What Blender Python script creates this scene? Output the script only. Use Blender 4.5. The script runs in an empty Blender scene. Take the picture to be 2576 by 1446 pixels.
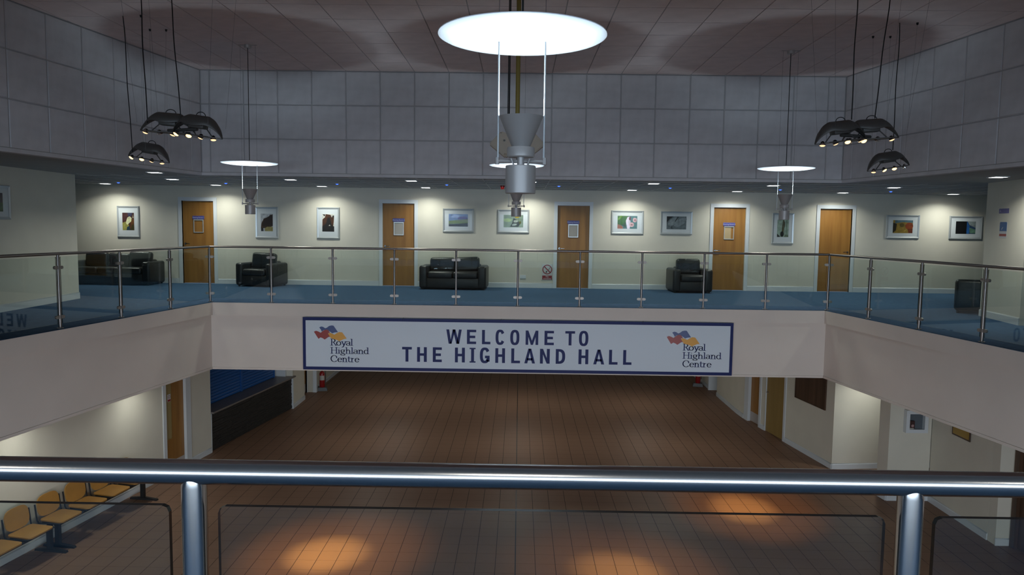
import bpy, bmesh, math, random
from mathutils import Vector, Matrix
random.seed(7)
SC = bpy.context.scene
COL = SC.collection
PI = math.pi

# ------------------------------------------------------------------ camera
F_PX = 1883.75
EYE = Vector((0.0, 0.0, 1.5735))
PITCH, YAW, ROLL = 0.08338, -0.009357, 0.012835
fw = Vector((math.sin(YAW)*math.cos(PITCH), math.cos(YAW)*math.cos(PITCH), -math.sin(PITCH)))
r0 = Vector((math.cos(YAW), -math.sin(YAW), 0)); u0 = r0.cross(fw)
rt = math.cos(ROLL)*r0 + math.sin(ROLL)*u0
up = -math.sin(ROLL)*r0 + math.cos(ROLL)*u0
cam_d = bpy.data.cameras.new('camera'); cam_d.sensor_width = 36.0
cam_d.lens = F_PX/2576*36.0; cam_d.clip_start = 0.05; cam_d.clip_end = 200
cam = bpy.data.objects.new('camera', cam_d); COL.objects.link(cam)
cam.matrix_world = Matrix(((rt.x, up.x, -fw.x, EYE.x), (rt.y, up.y, -fw.y, EYE.y), (rt.z, up.z, -fw.z, EYE.z), (0, 0, 0, 1)))
SC.camera = cam

# ------------------------------------------------------------------ light levels, world, exposure
EXPOSURE = 0.0
SKY_UP = 9.0          # overcast sky seen in the upstairs windows behind the camera
SKY_GROUND = 10.0     # same sky in the glazed entrance below
P_DOWN = 15.0          # corridor downlight
P_GROUND = 4.2       # downlight under the balcony
P_UP = 54.0           # uplighter pendant
P_SPOT = 2200.0        # halogen spot
SC.view_settings.view_transform = 'Standard'; SC.view_settings.look = 'None'
SC.view_settings.exposure = EXPOSURE; SC.view_settings.gamma = 1.0
SC.view_settings.use_curve_mapping = False
w = bpy.data.worlds.new('sky'); SC.world = w; w.use_nodes = True
w.node_tree.nodes['Background'].inputs[0].default_value = (0.45, 0.6, 0.85, 1)
w.node_tree.nodes['Background'].inputs[1].default_value = 0.3
cy = SC.cycles
cy.use_denoising = True; cy.use_adaptive_sampling = True; cy.adaptive_threshold = .03; cy.max_bounces = 6; cy.diffuse_bounces = 3; cy.glossy_bounces = 4
cy.transmission_bounces = 4; cy.transparent_max_bounces = 12; cy.caustics_reflective = False; cy.caustics_refractive = False
cy.sample_clamp_indirect = 4.0

# ------------------------------------------------------------------ materials
def lin(c): return tuple(((v/255)/12.92 if v/255 <= .04045 else (((v/255)+.055)/1.055)**2.4) for v in c)
MATS = {}
def mat(name, col, rough=.6, metal=0.0, var=0.0, scale=(6, 6, 6), bump=0.0, bscale=60, spec=.5, emit=None, estr=0, aniso=0, world=False, col2=None, coat=0):
    if name in MATS: return MATS[name]
    m = bpy.data.materials.new(name); m.use_nodes = True; nt = m.node_tree; n = nt.nodes; L = nt.links
    b = n['Principled BSDF']
    b.inputs['Base Color'].default_value = (*col, 1); b.inputs['Roughness'].default_value = rough
    b.inputs['Metallic'].default_value = metal; b.inputs['Specular IOR Level'].default_value = spec
    if aniso: b.inputs['Anisotropic'].default_value = aniso
    if coat: b.inputs['Coat Weight'].default_value = coat; b.inputs['Coat Roughness'].default_value = .1
    if emit: b.inputs['Emission Color'].default_value = (*emit, 1); b.inputs['Emission Strength'].default_value = estr
    if var or bump:
        if world: src = n.new('ShaderNodeNewGeometry').outputs['Position']
        else: src = n.new('ShaderNodeTexCoord').outputs['Object']
        mp = n.new('ShaderNodeMapping'); mp.inputs['Scale'].default_value = scale; L.new(src, mp.inputs[0])
    if var:
        t = n.new('ShaderNodeTexNoise'); t.inputs['Scale'].default_value = 1.0; t.inputs['Detail'].default_value = 5
        L.new(mp.outputs[0], t.inputs['Vector'])
        r = n.new('ShaderNodeValToRGB'); r.color_ramp.elements[0].position = .3; r.color_ramp.elements[1].position = .7
        c2 = col2 or tuple(min(1, v*(1+var)) for v in col); c1 = col if col2 else tuple(v*(1-var) for v in col)
        r.color_ramp.elements[0].color = (*c1, 1); r.color_ramp.elements[1].color = (*c2, 1)
        L.new(t.outputs['Fac'], r.inputs[0]); L.new(r.outputs[0], b.inputs['Base Color'])
    if bump:
        t2 = n.new('ShaderNodeTexNoise'); t2.inputs['Scale'].default_value = bscale; t2.inputs['Detail'].default_value = 3
        L.new(src, t2.inputs['Vector'])
        bp = n.new('ShaderNodeBump'); bp.inputs['Strength'].default_value = bump; bp.inputs['Distance'].default_value = .01
        L.new(t2.outputs['Fac'], bp.inputs['Height']); L.new(bp.outputs[0], b.inputs['Normal'])
    MATS[name] = m; return m
def emis(name, col, s):
    if name in MATS: return MATS[name]
    m = bpy.data.materials.new(name); m.use_nodes = True; nt = m.node_tree; nt.nodes.clear()
    e = nt.nodes.new('ShaderNodeEmission'); e.inputs[0].default_value = (*col, 1); e.inputs[1].default_value = s
    o = nt.nodes.new('ShaderNodeOutputMaterial'); nt.links.new(e.outputs[0], o.inputs[0]); MATS[name] = m; return m
def glassmat(name, tint, ior=1.5, boost=1.0):
    m = bpy.data.materials.new(name); m.use_nodes = True; nt = m.node_tree; nt.nodes.clear(); n = nt.nodes; L = nt.links
    tr = n.new('ShaderNodeBsdfTransparent'); tr.inputs[0].default_value = (*tint, 1)
    gl = n.new('ShaderNodeBsdfGlossy'); gl.inputs['Roughness'].default_value = 0.0; gl.inputs[0].default_value = (.9, .95, 1, 1)
    lw = n.new('ShaderNodeLayerWeight'); lw.inputs['Blend'].default_value = .5      # facing: 0 head-on, 1 grazing (same from both sides)
    pw_ = n.new('ShaderNodeMath'); pw_.operation = 'POWER'; pw_.inputs[1].default_value = 4.0
    mul = n.new('ShaderNodeMath'); mul.operation = 'MULTIPLY_ADD'; mul.inputs[1].default_value = .6*boost; mul.inputs[2].default_value = ior*boost; mul.use_clamp = True
    mx = n.new('ShaderNodeMixShader'); o = n.new('ShaderNodeOutputMaterial')
    L.new(lw.outputs['Facing'], pw_.inputs[0]); L.new(pw_.outputs[0], mul.inputs[0]); L.new(mul.outputs[0], mx.inputs[0]); L.new(tr.outputs[0], mx.inputs[1]); L.new(gl.outputs[0], mx.inputs[2]); L.new(mx.outputs[0], o.inputs[0])
    MATS[name] = m; return m

CREAM = mat('cream_paint', (.645, .62, .525), .7, var=.03, scale=(2, 2, 2))
MAGN = mat('magnolia_paint', (.72, .64, .575), .7, var=.03, scale=(1.5, 1.5, 1.5))
WHITE = mat('white_gloss_paint', (.62, .66, .68), .35)
PANEL = mat('grey_acoustic_panel', (.62, .62, .64), .9, var=.07, scale=(5, 5, 5))
JOINT = mat('dark_joint', (.42, .42, .43), .9)
CTILE = mat('ceiling_tile_board', (.74, .65, .64), .95, var=.06, scale=(4, 4, 4))
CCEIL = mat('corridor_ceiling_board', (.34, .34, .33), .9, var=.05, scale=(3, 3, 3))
BAR = mat('white_metal_grid', (.44, .44, .43), .5)
CARPET = mat('blue_carpet', (.042, .086, .155), .95, var=.18, scale=(9, 9, 9), bump=.4, bscale=160, spec=.1)
TILE = mat('brown_floor_tile', (.25, .148, .098), .5, var=.06, scale=(.55, .12, 1), spec=.2, world=True)
CABLE_ = mat('black_sealant', (.008, .008, .008), .5)
GROUT = mat('dark_grout', (.02, .012, .009), .8)
WOOD = mat('oak_veneer', (.25, .112, .023), .45, var=1, scale=(9, 9, .7), col2=(.35, .17, .038))
KHAKI = mat('khaki_veneer', (.25, .165, .05), .45, var=1, scale=(9, 9, .7), col2=(.30, .20, .065))
DKWOOD = mat('dark_wood', (.045, .024, .014), .4, var=1, scale=(9, 9, .5), col2=(.10, .055, .032))
STEEL = mat('steel_shaded', (.27, .245, .23), .36, 1.0)  # same steel as the near rail, dimmer light put into its tone
STEEL2 = mat('steel_lit', (.56, .53, .515), .2, 1.0)  # the one steel again, brighter foreground light put into its tone
CLAMP = mat('clamp_steel', (.33, .30, .275), .45, .8)
CHROME = mat('chrome', (.8, .8, .8), .12, 1.0)
SILVER = mat('silver_frame', (.58, .62, .63), .28, .45)
ALU = mat('aluminium_grey', (.47, .44, .425), .42, .3)
LEATHER = mat('black_leather', (.010, .0115, .0125), .38, bump=.25, bscale=25, spec=.5)
BLACK = mat('black_plastic', (.012, .012, .013), .5)
CABLE = mat('black_cable', (.008, .008, .009), .6)
WIRE = mat('thin_steel_wire', (.16, .16, .17), .5, .6)
DKMETAL = mat('dark_grey_metal', (.10, .092, .085), .5, .3)
REFL = mat('white_reflector', (.86, .89, .92), .6)
BEIGE = mat('beige_plastic', (.45, .36, .27), .5)
YELLOW = mat('yellow_painted_steel', (.30, .22, .045), .5)
MOUNT = mat('white_card', (.62, .66, .68), .8)
NAVY = mat('navy_print', (.010, .020, .115), .5, spec=.25)
BANNERW = mat('banner_white_vinyl', (.67, .74, .81), .45, spec=.3)
RED = mat('red_paint', (.25, .010, .011), .3)
ORANGE_L = mat('logo_amber', (.72, .33, .015), .3)
RED_L = mat('logo_red', (.30, .022, .016), .3)
BLUE_L = mat('logo_blue', (.025, .06, .21), .3)
SHUT = mat('blue_shutter_paint', (.006, .085, .30), .4)
SLATE = mat('dark_split_slate', (.022, .021, .019), .6, var=.5, scale=(30, 30, 30), bump=.5, bscale=40)
WORKTOP = mat('grey_worktop', (.19, .165, .15), .4)
SEATW = mat('beech_plywood', (.40, .205, .048), .4, var=.12, scale=(3, 3, 3))
PURPLE = mat('purple_sign_plastic', (.075, .075, .26), .4)
PAPER = mat('off_white_paper', (.42, .40, .36), .7)
GREYP = mat('grey_plastic', (.09, .095, .10), .5)
SIGNB = mat('sign_blue', (.012, .09, .26), .4)
REDGLASS = mat('red_beacon_lens', (.22, .01, .012), .25, emit=(1, .05, .03), estr=.12)
BRASS = mat('brass_plate', (.42, .27, .055), .35, .5)
GLASS = glassmat('balustrade_glass', (.915, .955, .935), .042, 1.0)
PGLASS = glassmat('picture_glass', (.96, .97, .97), .008, 1.0)
GEDGE = mat('polished_glass_edge', (.012, .016, .015), .15, spec=.6)
FILM = glassmat('clear_plastic_wrap', (.9, .92, .92), .08, 1.5)
E_DOWN = emis('downlight_diffuser', (1.0, .98, .93), 14)
E_BLUE = emis('blue_indicator', (.03, .10, 1.0), 4.0)
E_HALO = emis('halogen_filament', (1.0, .66, .27), 3.2)
E_HALO2 = emis('halogen_glow', (1.0, .66, .36), 1.5)
E_SKYU = emis('overcast_sky_upstairs', (.62, .80, 1.0), SKY_UP)
E_SKYG = emis('overcast_sky_entrance', (.86, .90, 1.0), SKY_GROUND)

# ------------------------------------------------------------------ mesh helpers
class MB:
    def __init__(s): s.v = []; s.f = []; s.m = []; s.mats = []; s.cur = 0
    def mat(s, m):
        if m not in s.mats: s.mats.append(m)
        s.cur = s.mats.index(m); return s
    def add(s, vs, fs):
        o = len(s.v); s.v += [tuple(p) for p in vs]; s.f += [tuple(i+o for i in f) for f in fs]; s.m += [s.cur]*len(fs); return s
    def box(s, x0, x1, y0, y1, z0, z1):
        return s.add([(x0,y0,z0),(x1,y0,z0),(x1,y1,z0),(x0,y1,z0),(x0,y0,z1),(x1,y0,z1),(x1,y1,z1),(x0,y1,z1)],
                     [(3,2,1,0),(4,5,6,7),(0,1,5,4),(1,2,6,5),(2,3,7,6),(3,0,4,7)])
    def prism(s, poly, z0, z1):           # poly ccw in xy
        n = len(poly)
        return s.add([(x,y,z0) for x,y in poly]+[(x,y,z1) for x,y in poly],
                     [tuple(range(n-1,-1,-1)), tuple(range(n,2*n))]+[(i,(i+1)%n,n+(i+1)%n,n+i) for i in range(n)])
    def plate(s, poly, y0, y1):           # poly ccw in xz seen from -y ; y0 front, y1 back
        n = len(poly)
        return s.add([(x,y0,z) for x,z in poly]+[(x,y1,z) for x,z in poly],
                     [tuple(range(n)), tuple(range(2*n-1,n-1,-1))]+[(i,n+i,n+(i+1)%n,(i+1)%n) for i in range(n)])
    def flat(s, poly, y):
        return s.add([(x,y,z) for x,z in poly], [tuple(range(len(poly)))])
    def lathe(s, prof, n=24, cx=0, cy=0):  # prof list (r,z)
        vs = []; fs = []
        for r, z in prof:
            for i in range(n): a = 2*PI*i/n; vs.append((cx+r*math.cos(a), cy+r*math.sin(a), z))
        for k in range(len(prof)-1):
            for i in range(n): j = (i+1) % n; fs.append((k*n+i, k*n+j, (k+1)*n+j, (k+1)*n+i))
        return s.add(vs, fs)
    def tube(s, pts, r, n=8, caps=True):
        pts = [Vector(p) for p in pts]; vs = []; fs = []; k = len(pts)
        prev = None
        for i, p in enumerate(pts):
            d = (pts[min(i+1, k-1)] - pts[max(i-1, 0)]).normalized()
            if prev is None:
                a = d.orthogonal().normalized()
            else:
                a = (prev - d*prev.dot(d)).normalized()
            prev = a; b = d.cross(a)
            rr = r[i] if isinstance(r, (list, tuple)) else r
            for j in range(n): t = 2*PI*j/n; vs.append(p + (a*math.cos(t)+b*math.sin(t))*rr)
        for i in range(k-1):
            for j in range(n): q = (j+1) % n; fs.append((i*n+j, i*n+q, (i+1)*n+q, (i+1)*n+j))
        if caps: fs.append(tuple(range(n-1, -1, -1))); fs.append(tuple(range((k-1)*n, k*n)))
        return s.add(vs, fs)
    def rbox(s, x0, x1, y0, y1, z0, z1, r, seg=3, puff=0.0):
        bm = bmesh.new(); bmesh.ops.create_cube(bm, size=1)
        for v in bm.verts: v.co = Vector(((x0+x1)/2+v.co.x*(x1-x0), (y0+y1)/2+v.co.y*(y1-y0), (z0+z1)/2+v.co.z*(z1-z0)))
        bmesh.ops.bevel(bm, geom=bm.edges[:], offset=r, segments=seg, affect='EDGES', profile=.5)
        bm.verts.index_update()
        s.add([v.co[:] for v in bm.verts], [tuple(v.index for v in f.verts) for f in bm.faces]); bm.free(); return s
    def mesh(s, name, m=None, smooth=None):
        me = bpy.data.meshes.new(name); me.from_pydata(s.v, [], s.f)
        ms = s.mats if s.mats else [m]
        for q in ms: me.materials.append(q)
        if len(ms) > 1:
            for p, i in zip(me.polygons, s.m): p.material_index = i
        me.update()
        if smooth is not None:
            for p in me.polygons: p.use_smooth = True
            me.set_sharp_from_angle(angle=math.radians(smooth))
        return me
    def build(s, name, m=None, parent=None, smooth=None, loc=None, rot=None):
        return link(name, s.mesh(name, m, smooth), parent, loc, rot)
def link(name, data, parent=None, loc=None, rot=None):
    o = bpy.data.objects.new(name, data); COL.objects.link(o)
    if parent is not None: o.parent = parent
    if loc is not None: o.location = loc
    if rot is not None: o.rotation_euler = rot
    return o
def empty(name, loc=(0, 0, 0), rz=0, parent=None):
    o = link(name, None, parent, loc, (0, 0, rz)); o.empty_display_size = .1; return o
def tag(o, label=None, cat=None, group=None, kind=None):
    if label: o['label'] = label
    if cat: o['category'] = cat
    if group: o['group'] = group
    if kind: o['kind'] = kind
    return o
def struct(o, label=None): return tag(o, label, kind='structure')
def copy_tree(o, parent=None):
    c = o.copy(); COL.objects.link(c); c.parent = parent
    for ch in list(o.children): copy_tree(ch, c)
    return c
def light(name, kind, parent, loc, rot, energy, col, **kw):
    d = bpy.data.lights.new(name, kind); d.energy = energy; d.color = col
    for k, v in kw.items(): setattr(d, k, v)
    return link(name, d, parent, loc, rot)
def text_mesh(body, size, align='CENTER', extr=0.0):
    c = bpy.data.curves.new('txt', 'FONT'); c.body = body; c.size = size; c.align_x = align; c.align_y = 'CENTER'; c.extrude = extr
    o = bpy.data.objects.new('txt', c); COL.objects.link(o)
    bpy.context.view_layer.update()
    dg = bpy.context.evaluated_depsgraph_get(); me = bpy.data.meshes.new_from_object(o.evaluated_get(dg))
    bpy.data.objects.remove(o); return me

# ------------------------------------------------------------------ plan of the place (metres, upper floor z = 0)
ZG = -3.5; ZC = 2.45; ZT = 4.43; YW = 18.8
SLOPE = .15
XL, XR, YD, YN = -6.0416, 5.993, 14.537, 1.24
def fpoly(o):        # balcony edge polygon, moved o metres into the atrium: FL, FR, NR, NL
    y1 = YD-o; y0 = YN+o; k = 1.011*o
    return [(XL-SLOPE*(YD-y1)+k, y1), (XR+SLOPE*(YD-y1)-k, y1), (XR+SLOPE*(YD-y0)-k, y0), (XL-SLOPE*(YD-y0)+k, y0)]
def upoly(o):        # upper wall polygon, moved o metres outwards
    y1 = 14.4+o; y0 = 1.45-o; k = 1.01*o
    return [(-6.1-.145*(14.4-y1)-k, y1), (6.1+.145*(14.4-y1)+k, y1), (6.1+.145*(14.4-y0)+k, y0), (-6.1-.145*(14.4-y0)-k, y0)]
def side(pa, pb, i): # quad between two polygons along side i
    j = (i+1) % 4; return [pa[i], pa[j], pb[j], pb[i]]
def ccw(p):
    a = sum(p[i][0]*p[(i+1) % len(p)][1]-p[(i+1) % len(p)][0]*p[i][1] for i in range(len(p))); return p if a > 0 else p[::-1]
def ring(name, pa, outer, z0, z1, m):
    mb = MB()
    for i in range(4): mb.prism(ccw(side(pa, outer, i)), z0, z1)
    return mb.build(name, m)
OUT = [(-13.5, YW), (13.5, YW), (13.5, -4.0), (-13.5, -4.0)]
OUTG = [(-13.5, 27.0), (13.5, 27.0), (13.5, -4.0), (-13.5, -4.0)]
SIDES = ['far', 'right', 'near', 'left']

# ------------------------------------------------------------------ structure: upper floor, balcony fascias, soffit
struct(ring('floor_upper', fpoly(.085), OUT, -.06, 0.0, CARPET))
for i, sd in enumerate(SIDES):
    mb = MB().prism(ccw(side(fpoly(.088), fpoly(.0), i)), -.25, -.004); struct(mb.build('trim_%d' % (i+1), MAGN))
    mb = MB().prism(ccw(side(fpoly(.02), fpoly(-.1), i)), -1.29, -.25); struct(mb.build('wall_balcony_'+sd, MAGN))
    mb = MB().prism(ccw(side(fpoly(.04), fpoly(-.1), i)), -1.33, -1.29); struct(mb.build('trim_%d' % (i+5), MAGN))
struct(ring('ceiling_ground', fpoly(-.1), OUTG, -1.32, -1.26, CREAM))

# ------------------------------------------------------------------ ground floor: tile field
mb = MB().box(-13.5, 13.5, -4, 27, ZG-.1, ZG-.004); floor = struct(mb.build('floor_ground', GROUT))
TW, TD, GAP, GAPY = .3, .32, .008, .004
tiles = []
for ix in range(-28, 29):
    for iy in range(0, 84):
        x = ix*TW; y = iy*TD+.0
        if y > 26.5 or y < .2: continue
        if abs(x+.15) > 8.0: continue
        tiles.append((x+.0, y))
def vis(t):
    x, y = t[0]+.15, t[1]+.16; d = Vector((x, y, ZG))-EYE; zc = d.dot(fw)
    if zc < .5: return False
    u = 1288+F_PX*d.dot(rt)/zc; v = 723-F_PX*d.dot(up)/zc
    wl = -6.12-.15*max(0, 20-y); wr = 6.05+.151*max(0, 19.74-y)
    return 30 < u < 2546 and 1258 < v < 1470 and wl+.2 < x < wr-.2
tv = sorted([t for t in tiles if vis(t)], key=lambda t: t[1]*t[1]+t[0]*t[0])[:296]
tset = set(tv)
tme = MB().box(GAP/2, TW-GAP/2, GAPY/2, TD-GAPY/2, -.014, 0).mesh('tile', TILE)
for x, y in tv: link('tile', tme, floor, (x, y, ZG))
mb = MB()
for x, y in tiles:
    if (x, y) not in tset:
        a, b, c, d = x+GAP/2, x+TW-GAP/2, y+GAPY/2, y+TD-GAPY/2
        mb.add([(a, c, ZG), (b, c, ZG), (b, d, ZG), (a, d, ZG)], [(0, 1, 2, 3)])
tag(mb.build('tile_field', TILE, floor), kind='stuff')
MB().box(-.009, .009, .3, 26.5, ZG-.003, ZG+.0012).build('movement_joint', CABLE_, floor)

# ------------------------------------------------------------------ walls with openings (local x along the wall, -y faces the room)
def wall(name, p0, p1, z0, z1, m, openings=(), thick=.14):
    p0 = Vector((*p0, 0)); p1 = Vector((*p1, 0)); d = p1-p0; L = d.length; rz = math.atan2(d.y, d.x)
    mb = MB(); s = 0.0
    for a, b, zb, zt in sorted(openings):
        if a > s: mb.box(s, a, 0, thick, z0, z1)
        if zt < z1: mb.box(a, b, 0, thick, zt, z1)
        if zb > z0: mb.box(a, b, 0, thick, z0, zb)
        s = b
    if s < L: mb.box(s, L, 0, thick, z0, z1)
    return struct(mb.build(name, m, loc=p0, rot=(0, 0, rz)))
def skirt(name, p0, p1, z, gaps=(), h=.12, t=.018, m=WHITE):
    p0 = Vector((*p0, 0)); p1 = Vector((*p1, 0)); d = p1-p0; L = d.length; rz = math.atan2(d.y, d.x)
    mb = MB(); s = 0.0
    def seg(a, b):
        mb.add([(a, -t, 0), (b, -t, 0), (b, -.001, 0), (a, -.001, 0), (a, -t, h*.85), (b, -t, h*.85), (b, -t*.5, h), (a, -t*.5, h), (b, -.001, h), (a, -.001, h)],
               [(0, 1, 5, 4), (4, 5, 7, 6), (6, 7, 8, 9), (0, 4, 6, 9, 3), (1, 2, 8, 7, 5), (3, 2, 1, 0)])
    for a, b in sorted(gaps):
        if a > s: seg(s, a)
        s = b
    if s < L: seg(s, L)
    return struct(mb.build(name, m, loc=(p0.x, p0.y, z), rot=(0, 0, rz)))
XGL = lambda y: -6.12-.15*(20-y)
XGR = lambda y: 6.05+.151*(19.74-y)

# upstairs end wall with five doors
DOORX = [-8.487, -3.4394, .94, 4.8311, 7.4689]; DW = .80; DH = 2.075
ops = [(x-.0+13.5, x+DW+13.5, 0, DH) for x in DOORX]
wall('wall_far', (-13.5, YW), (13.5, YW), 0, ZC, CREAM, ops)
skirt('baseboard_far', (-13.5, YW), (13.5, YW), 0, [(a-.09, b+.09) for a, b, _, _ in ops], h=.13)
# side walls upstairs
wall('wall_left', (-8.42, 3.0), (-8.775, 14.79), 0, ZC, CREAM, thick=.3)
skirt('baseboard_left', (-8.42, 3.0), (-8.775, 14.79), 0, h=.13)
wall('wall_right', (8.58, 13.94), (8.40, 12.56), 0, ZC, CREAM, thick=.6)
skirt('baseboard_right', (8.58, 13.94), (8.40, 12.56), 0, h=.13)
wall('wall_right_recess', (9.0, 12.55), (9.0, 3.0), 0, ZC, CREAM, [(.12, 1.0, 0, 2.05)], thick=.14)
wall('wall_end_left', (-13.5, -4), (-13.5, YW), 0, ZC, CREAM)
wall('wall_end_right', (13.5, YW), (13.5, -4), 0, ZC, CREAM)

# ground floor walls
S15 = math.sqrt(1+.15**2); S151 = math.sqrt(1+.151**2)
GL0 = (XGL(1.0), 1.0)
gl = lambda y: (y-1.0)*S15
wall('wall_ground_left', GL0, (XGL(16.05), 16.05), ZG, -1.26, CREAM, [(gl(14.46), gl(15.14), ZG, -1.42)])
skirt('baseboard_ground_left', GL0, (XGL(16.05), 16.05), ZG, [(gl(14.36), gl(15.32))])
wall('wall_ground_left_pier', (-6.12, 20.03), (-6.12, 21.14), ZG, -1.26, CREAM, thick=.5)
skirt('baseboard_ground_left_pier', (-6.12, 20.03), (-6.12, 21.14), ZG)
wall('wall_ground_left_recess', (-6.30, 21.14), (-6.30, 22.05), ZG, -1.26, CREAM, [(.05, .86, ZG, -1.42)])
wall('wall_ground_left_hall', (-6.12, 22.05), (-6.12, 27.0), ZG, -1.26, CREAM, thick=.3)
skirt('baseboard_ground_left_hall', (-6.12, 22.15), (-6.12, 27.0), ZG)
mb = MB().box(-6.125, -6.02, 22.03, 22.13, ZG, -1.26); struct(mb.build('trim_9', WHITE))
GR0 = (XGR(19.74), 19.74); gr = lambda y: (19.74-y)*S151
wall('wall_ground_right', GR0, (XGR(15.58), 15.58), ZG, -1.26, CREAM, [(gr(19.49), gr(18.87), ZG, -1.42), (gr(18.55), gr(17.63), ZG, -1.42)])
skirt('baseboard_ground_right', GR0, (XGR(15.58), 15.58), ZG, [(0, gr(18.77)), (gr(18.56), gr(17.53))])
wall('wall_ground_right_hall', (6.02, 22.36), (6.02, 20.25), ZG, -1.26, CREAM, thick=.3)
skirt('baseboard_ground_right_hall', (6.02, 22.36), (6.02, 20.25), ZG)
wall('wall_ground_right_splay', (6.02, 20.25), GR0, ZG, -1.26, CREAM, thick=.3)
skirt('baseboard_ground_right_splay', (6.02, 20.25), GR0, ZG)
wall('wall_ground_right_niche', (6.55, 23.2), (6.55, 22.36), ZG, -1.26, CREAM)
wall('wall_ground_right_far', (6.02, 27.0), (6.02, 23.25), ZG, -1.26, CREAM, thick=.5)
skirt('baseboard_ground_right_far', (6.02, 27.0), (6.02, 23.25), ZG)
mb = MB().box(5.97, 6.24, 23.15, 23.26, ZG, -1.26); struct(mb.build('trim_10', WHITE))
# passage wall facing the camera, pillar, plaque wall
wall('wall_ground_passage', (XGR(15.58)-.002, 15.58), (9.5, 15.86), ZG, -1.26, CREAM)
skirt('baseboard_ground_passage', (XGR(15.58), 15.58), (9.5, 15.86), ZG)
mb = MB().prism(ccw([(6.95, 13.78), (7.74, 13.80), (7.76, 14.15), (6.905, 14.08)]), ZG, -1.26); struct(mb.build('wall_ground_pillar', CREAM))
skirt('baseboard_ground_pillar', (6.95, 13.78), (7.74, 13.80), ZG)
skirt('baseboard_ground_pillar_side', (6.905, 14.08), (6.95, 13.78), ZG)
wall('wall_ground_plaque', (7.75, 13.80), (7.77, 12.035), ZG, -1.26, CREAM, thick=.3)
skirt('baseboard_ground_plaque', (7.75, 13.80), (7.77, 12.035), ZG)
mb = MB().box(7.77, 8.12, 11.83, 12.03, ZG, -1.26)
struct(mb.build('wall_ground_return', CREAM)); skirt('baseboard_ground_return', (7.76, 11.83), (7.99, 11.83), ZG)
wall('wall_ground_right_near', (7.99, 11.83), (8.9, 1.0), ZG, -1.26, CREAM, [(.12, 1.9, ZG, -1.42)])
mb = MB().box(-13.5, 13.5, 27, 27.14, ZG, -1.26); struct(mb.build('wall_ground_end', CREAM))

# ------------------------------------------------------------------ ceilings
def clip(poly, cl):      # Sutherland-Hodgman, cl convex ccw
    out = poly
    for i in range(len(cl)):
        a, b = cl[i], cl[(i+1) % len(cl)]; inp, out = out, []
        if not inp: return []
        f = lambda p: (b[0]-a[0])*(p[1]-a[1])-(b[1]-a[1])*(p[0]-a[0])
        for k in range(len(inp)):
            p, q = inp[k], inp[(k+1) % len(inp)]; fp, fq = f(p), f(q)
            if fp >= 0: out.append(p)
            if (fp >= 0) != (fq >= 0):
                t = fp/(fp-fq); out.append((p[0]+t*(q[0]-p[0]), p[1]+t*(q[1]-p[1])))
    return out
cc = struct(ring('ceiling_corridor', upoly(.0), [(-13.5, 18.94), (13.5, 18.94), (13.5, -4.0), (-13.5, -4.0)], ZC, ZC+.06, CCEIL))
PX = .6503; X0 = -.075
bar1 = MB().box(-.011, .011, 0, YW-14.44, -.006, .001).mesh('grid_bar', BAR)
for k in range(-19, 20): link('grid_bar', bar1, cc, (X0+k*PX, 14.42, ZC-.0005))
bar2 = MB().box(-13.4, 13.4, -.009, .009, -.005, .001).mesh('grid_bar', BAR)
for k in range(6): link('grid_bar', bar2, cc, (0, 14.95+k*.705, ZC-.0002))
ct = struct(MB().prism(ccw(upoly(.12)), ZT+.012, ZT+.1).build('ceiling_atrium', JOINT))
up_in = ccw(upoly(.0)); G = .016
TPY = .705; Y0C = 12.913
shared = MB().box(G/2, PX-G/2, G/2, TPY-G/2, 0, .012).mesh('ceiling_tile', CTILE)
mbs = MB(); nt_ = 0
for j in range(-17, 4):
    for i in range(-13, 13):
        x, y = X0+i*PX, Y0C+j*TPY
        q = [(x+G/2, y+G/2), (x+PX-G/2, y+G/2), (x+PX-G/2, y+TPY-G/2), (x+G/2, y+TPY-G/2)]
        c = clip(q, up_in)
        if len(c) < 3: continue
        full = len(c) == 4 and all(abs(c[k][0]-q[k][0])+abs(c[k][1]-q[k][1]) < 1e-6 for k in range(4))
        if y > 8.6 and nt_ < 296:
            nt_ += 1
            if full: link('ceiling_tile', shared, ct, (x, y, ZT))
            else: MB().prism(c, ZT, ZT+.012).build('ceiling_tile', CTILE, ct)
        else: mbs.prism(c, ZT, ZT+.012)
tag(mbs.build('ceiling_tile_field', CTILE, ct), kind='stuff')

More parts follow.
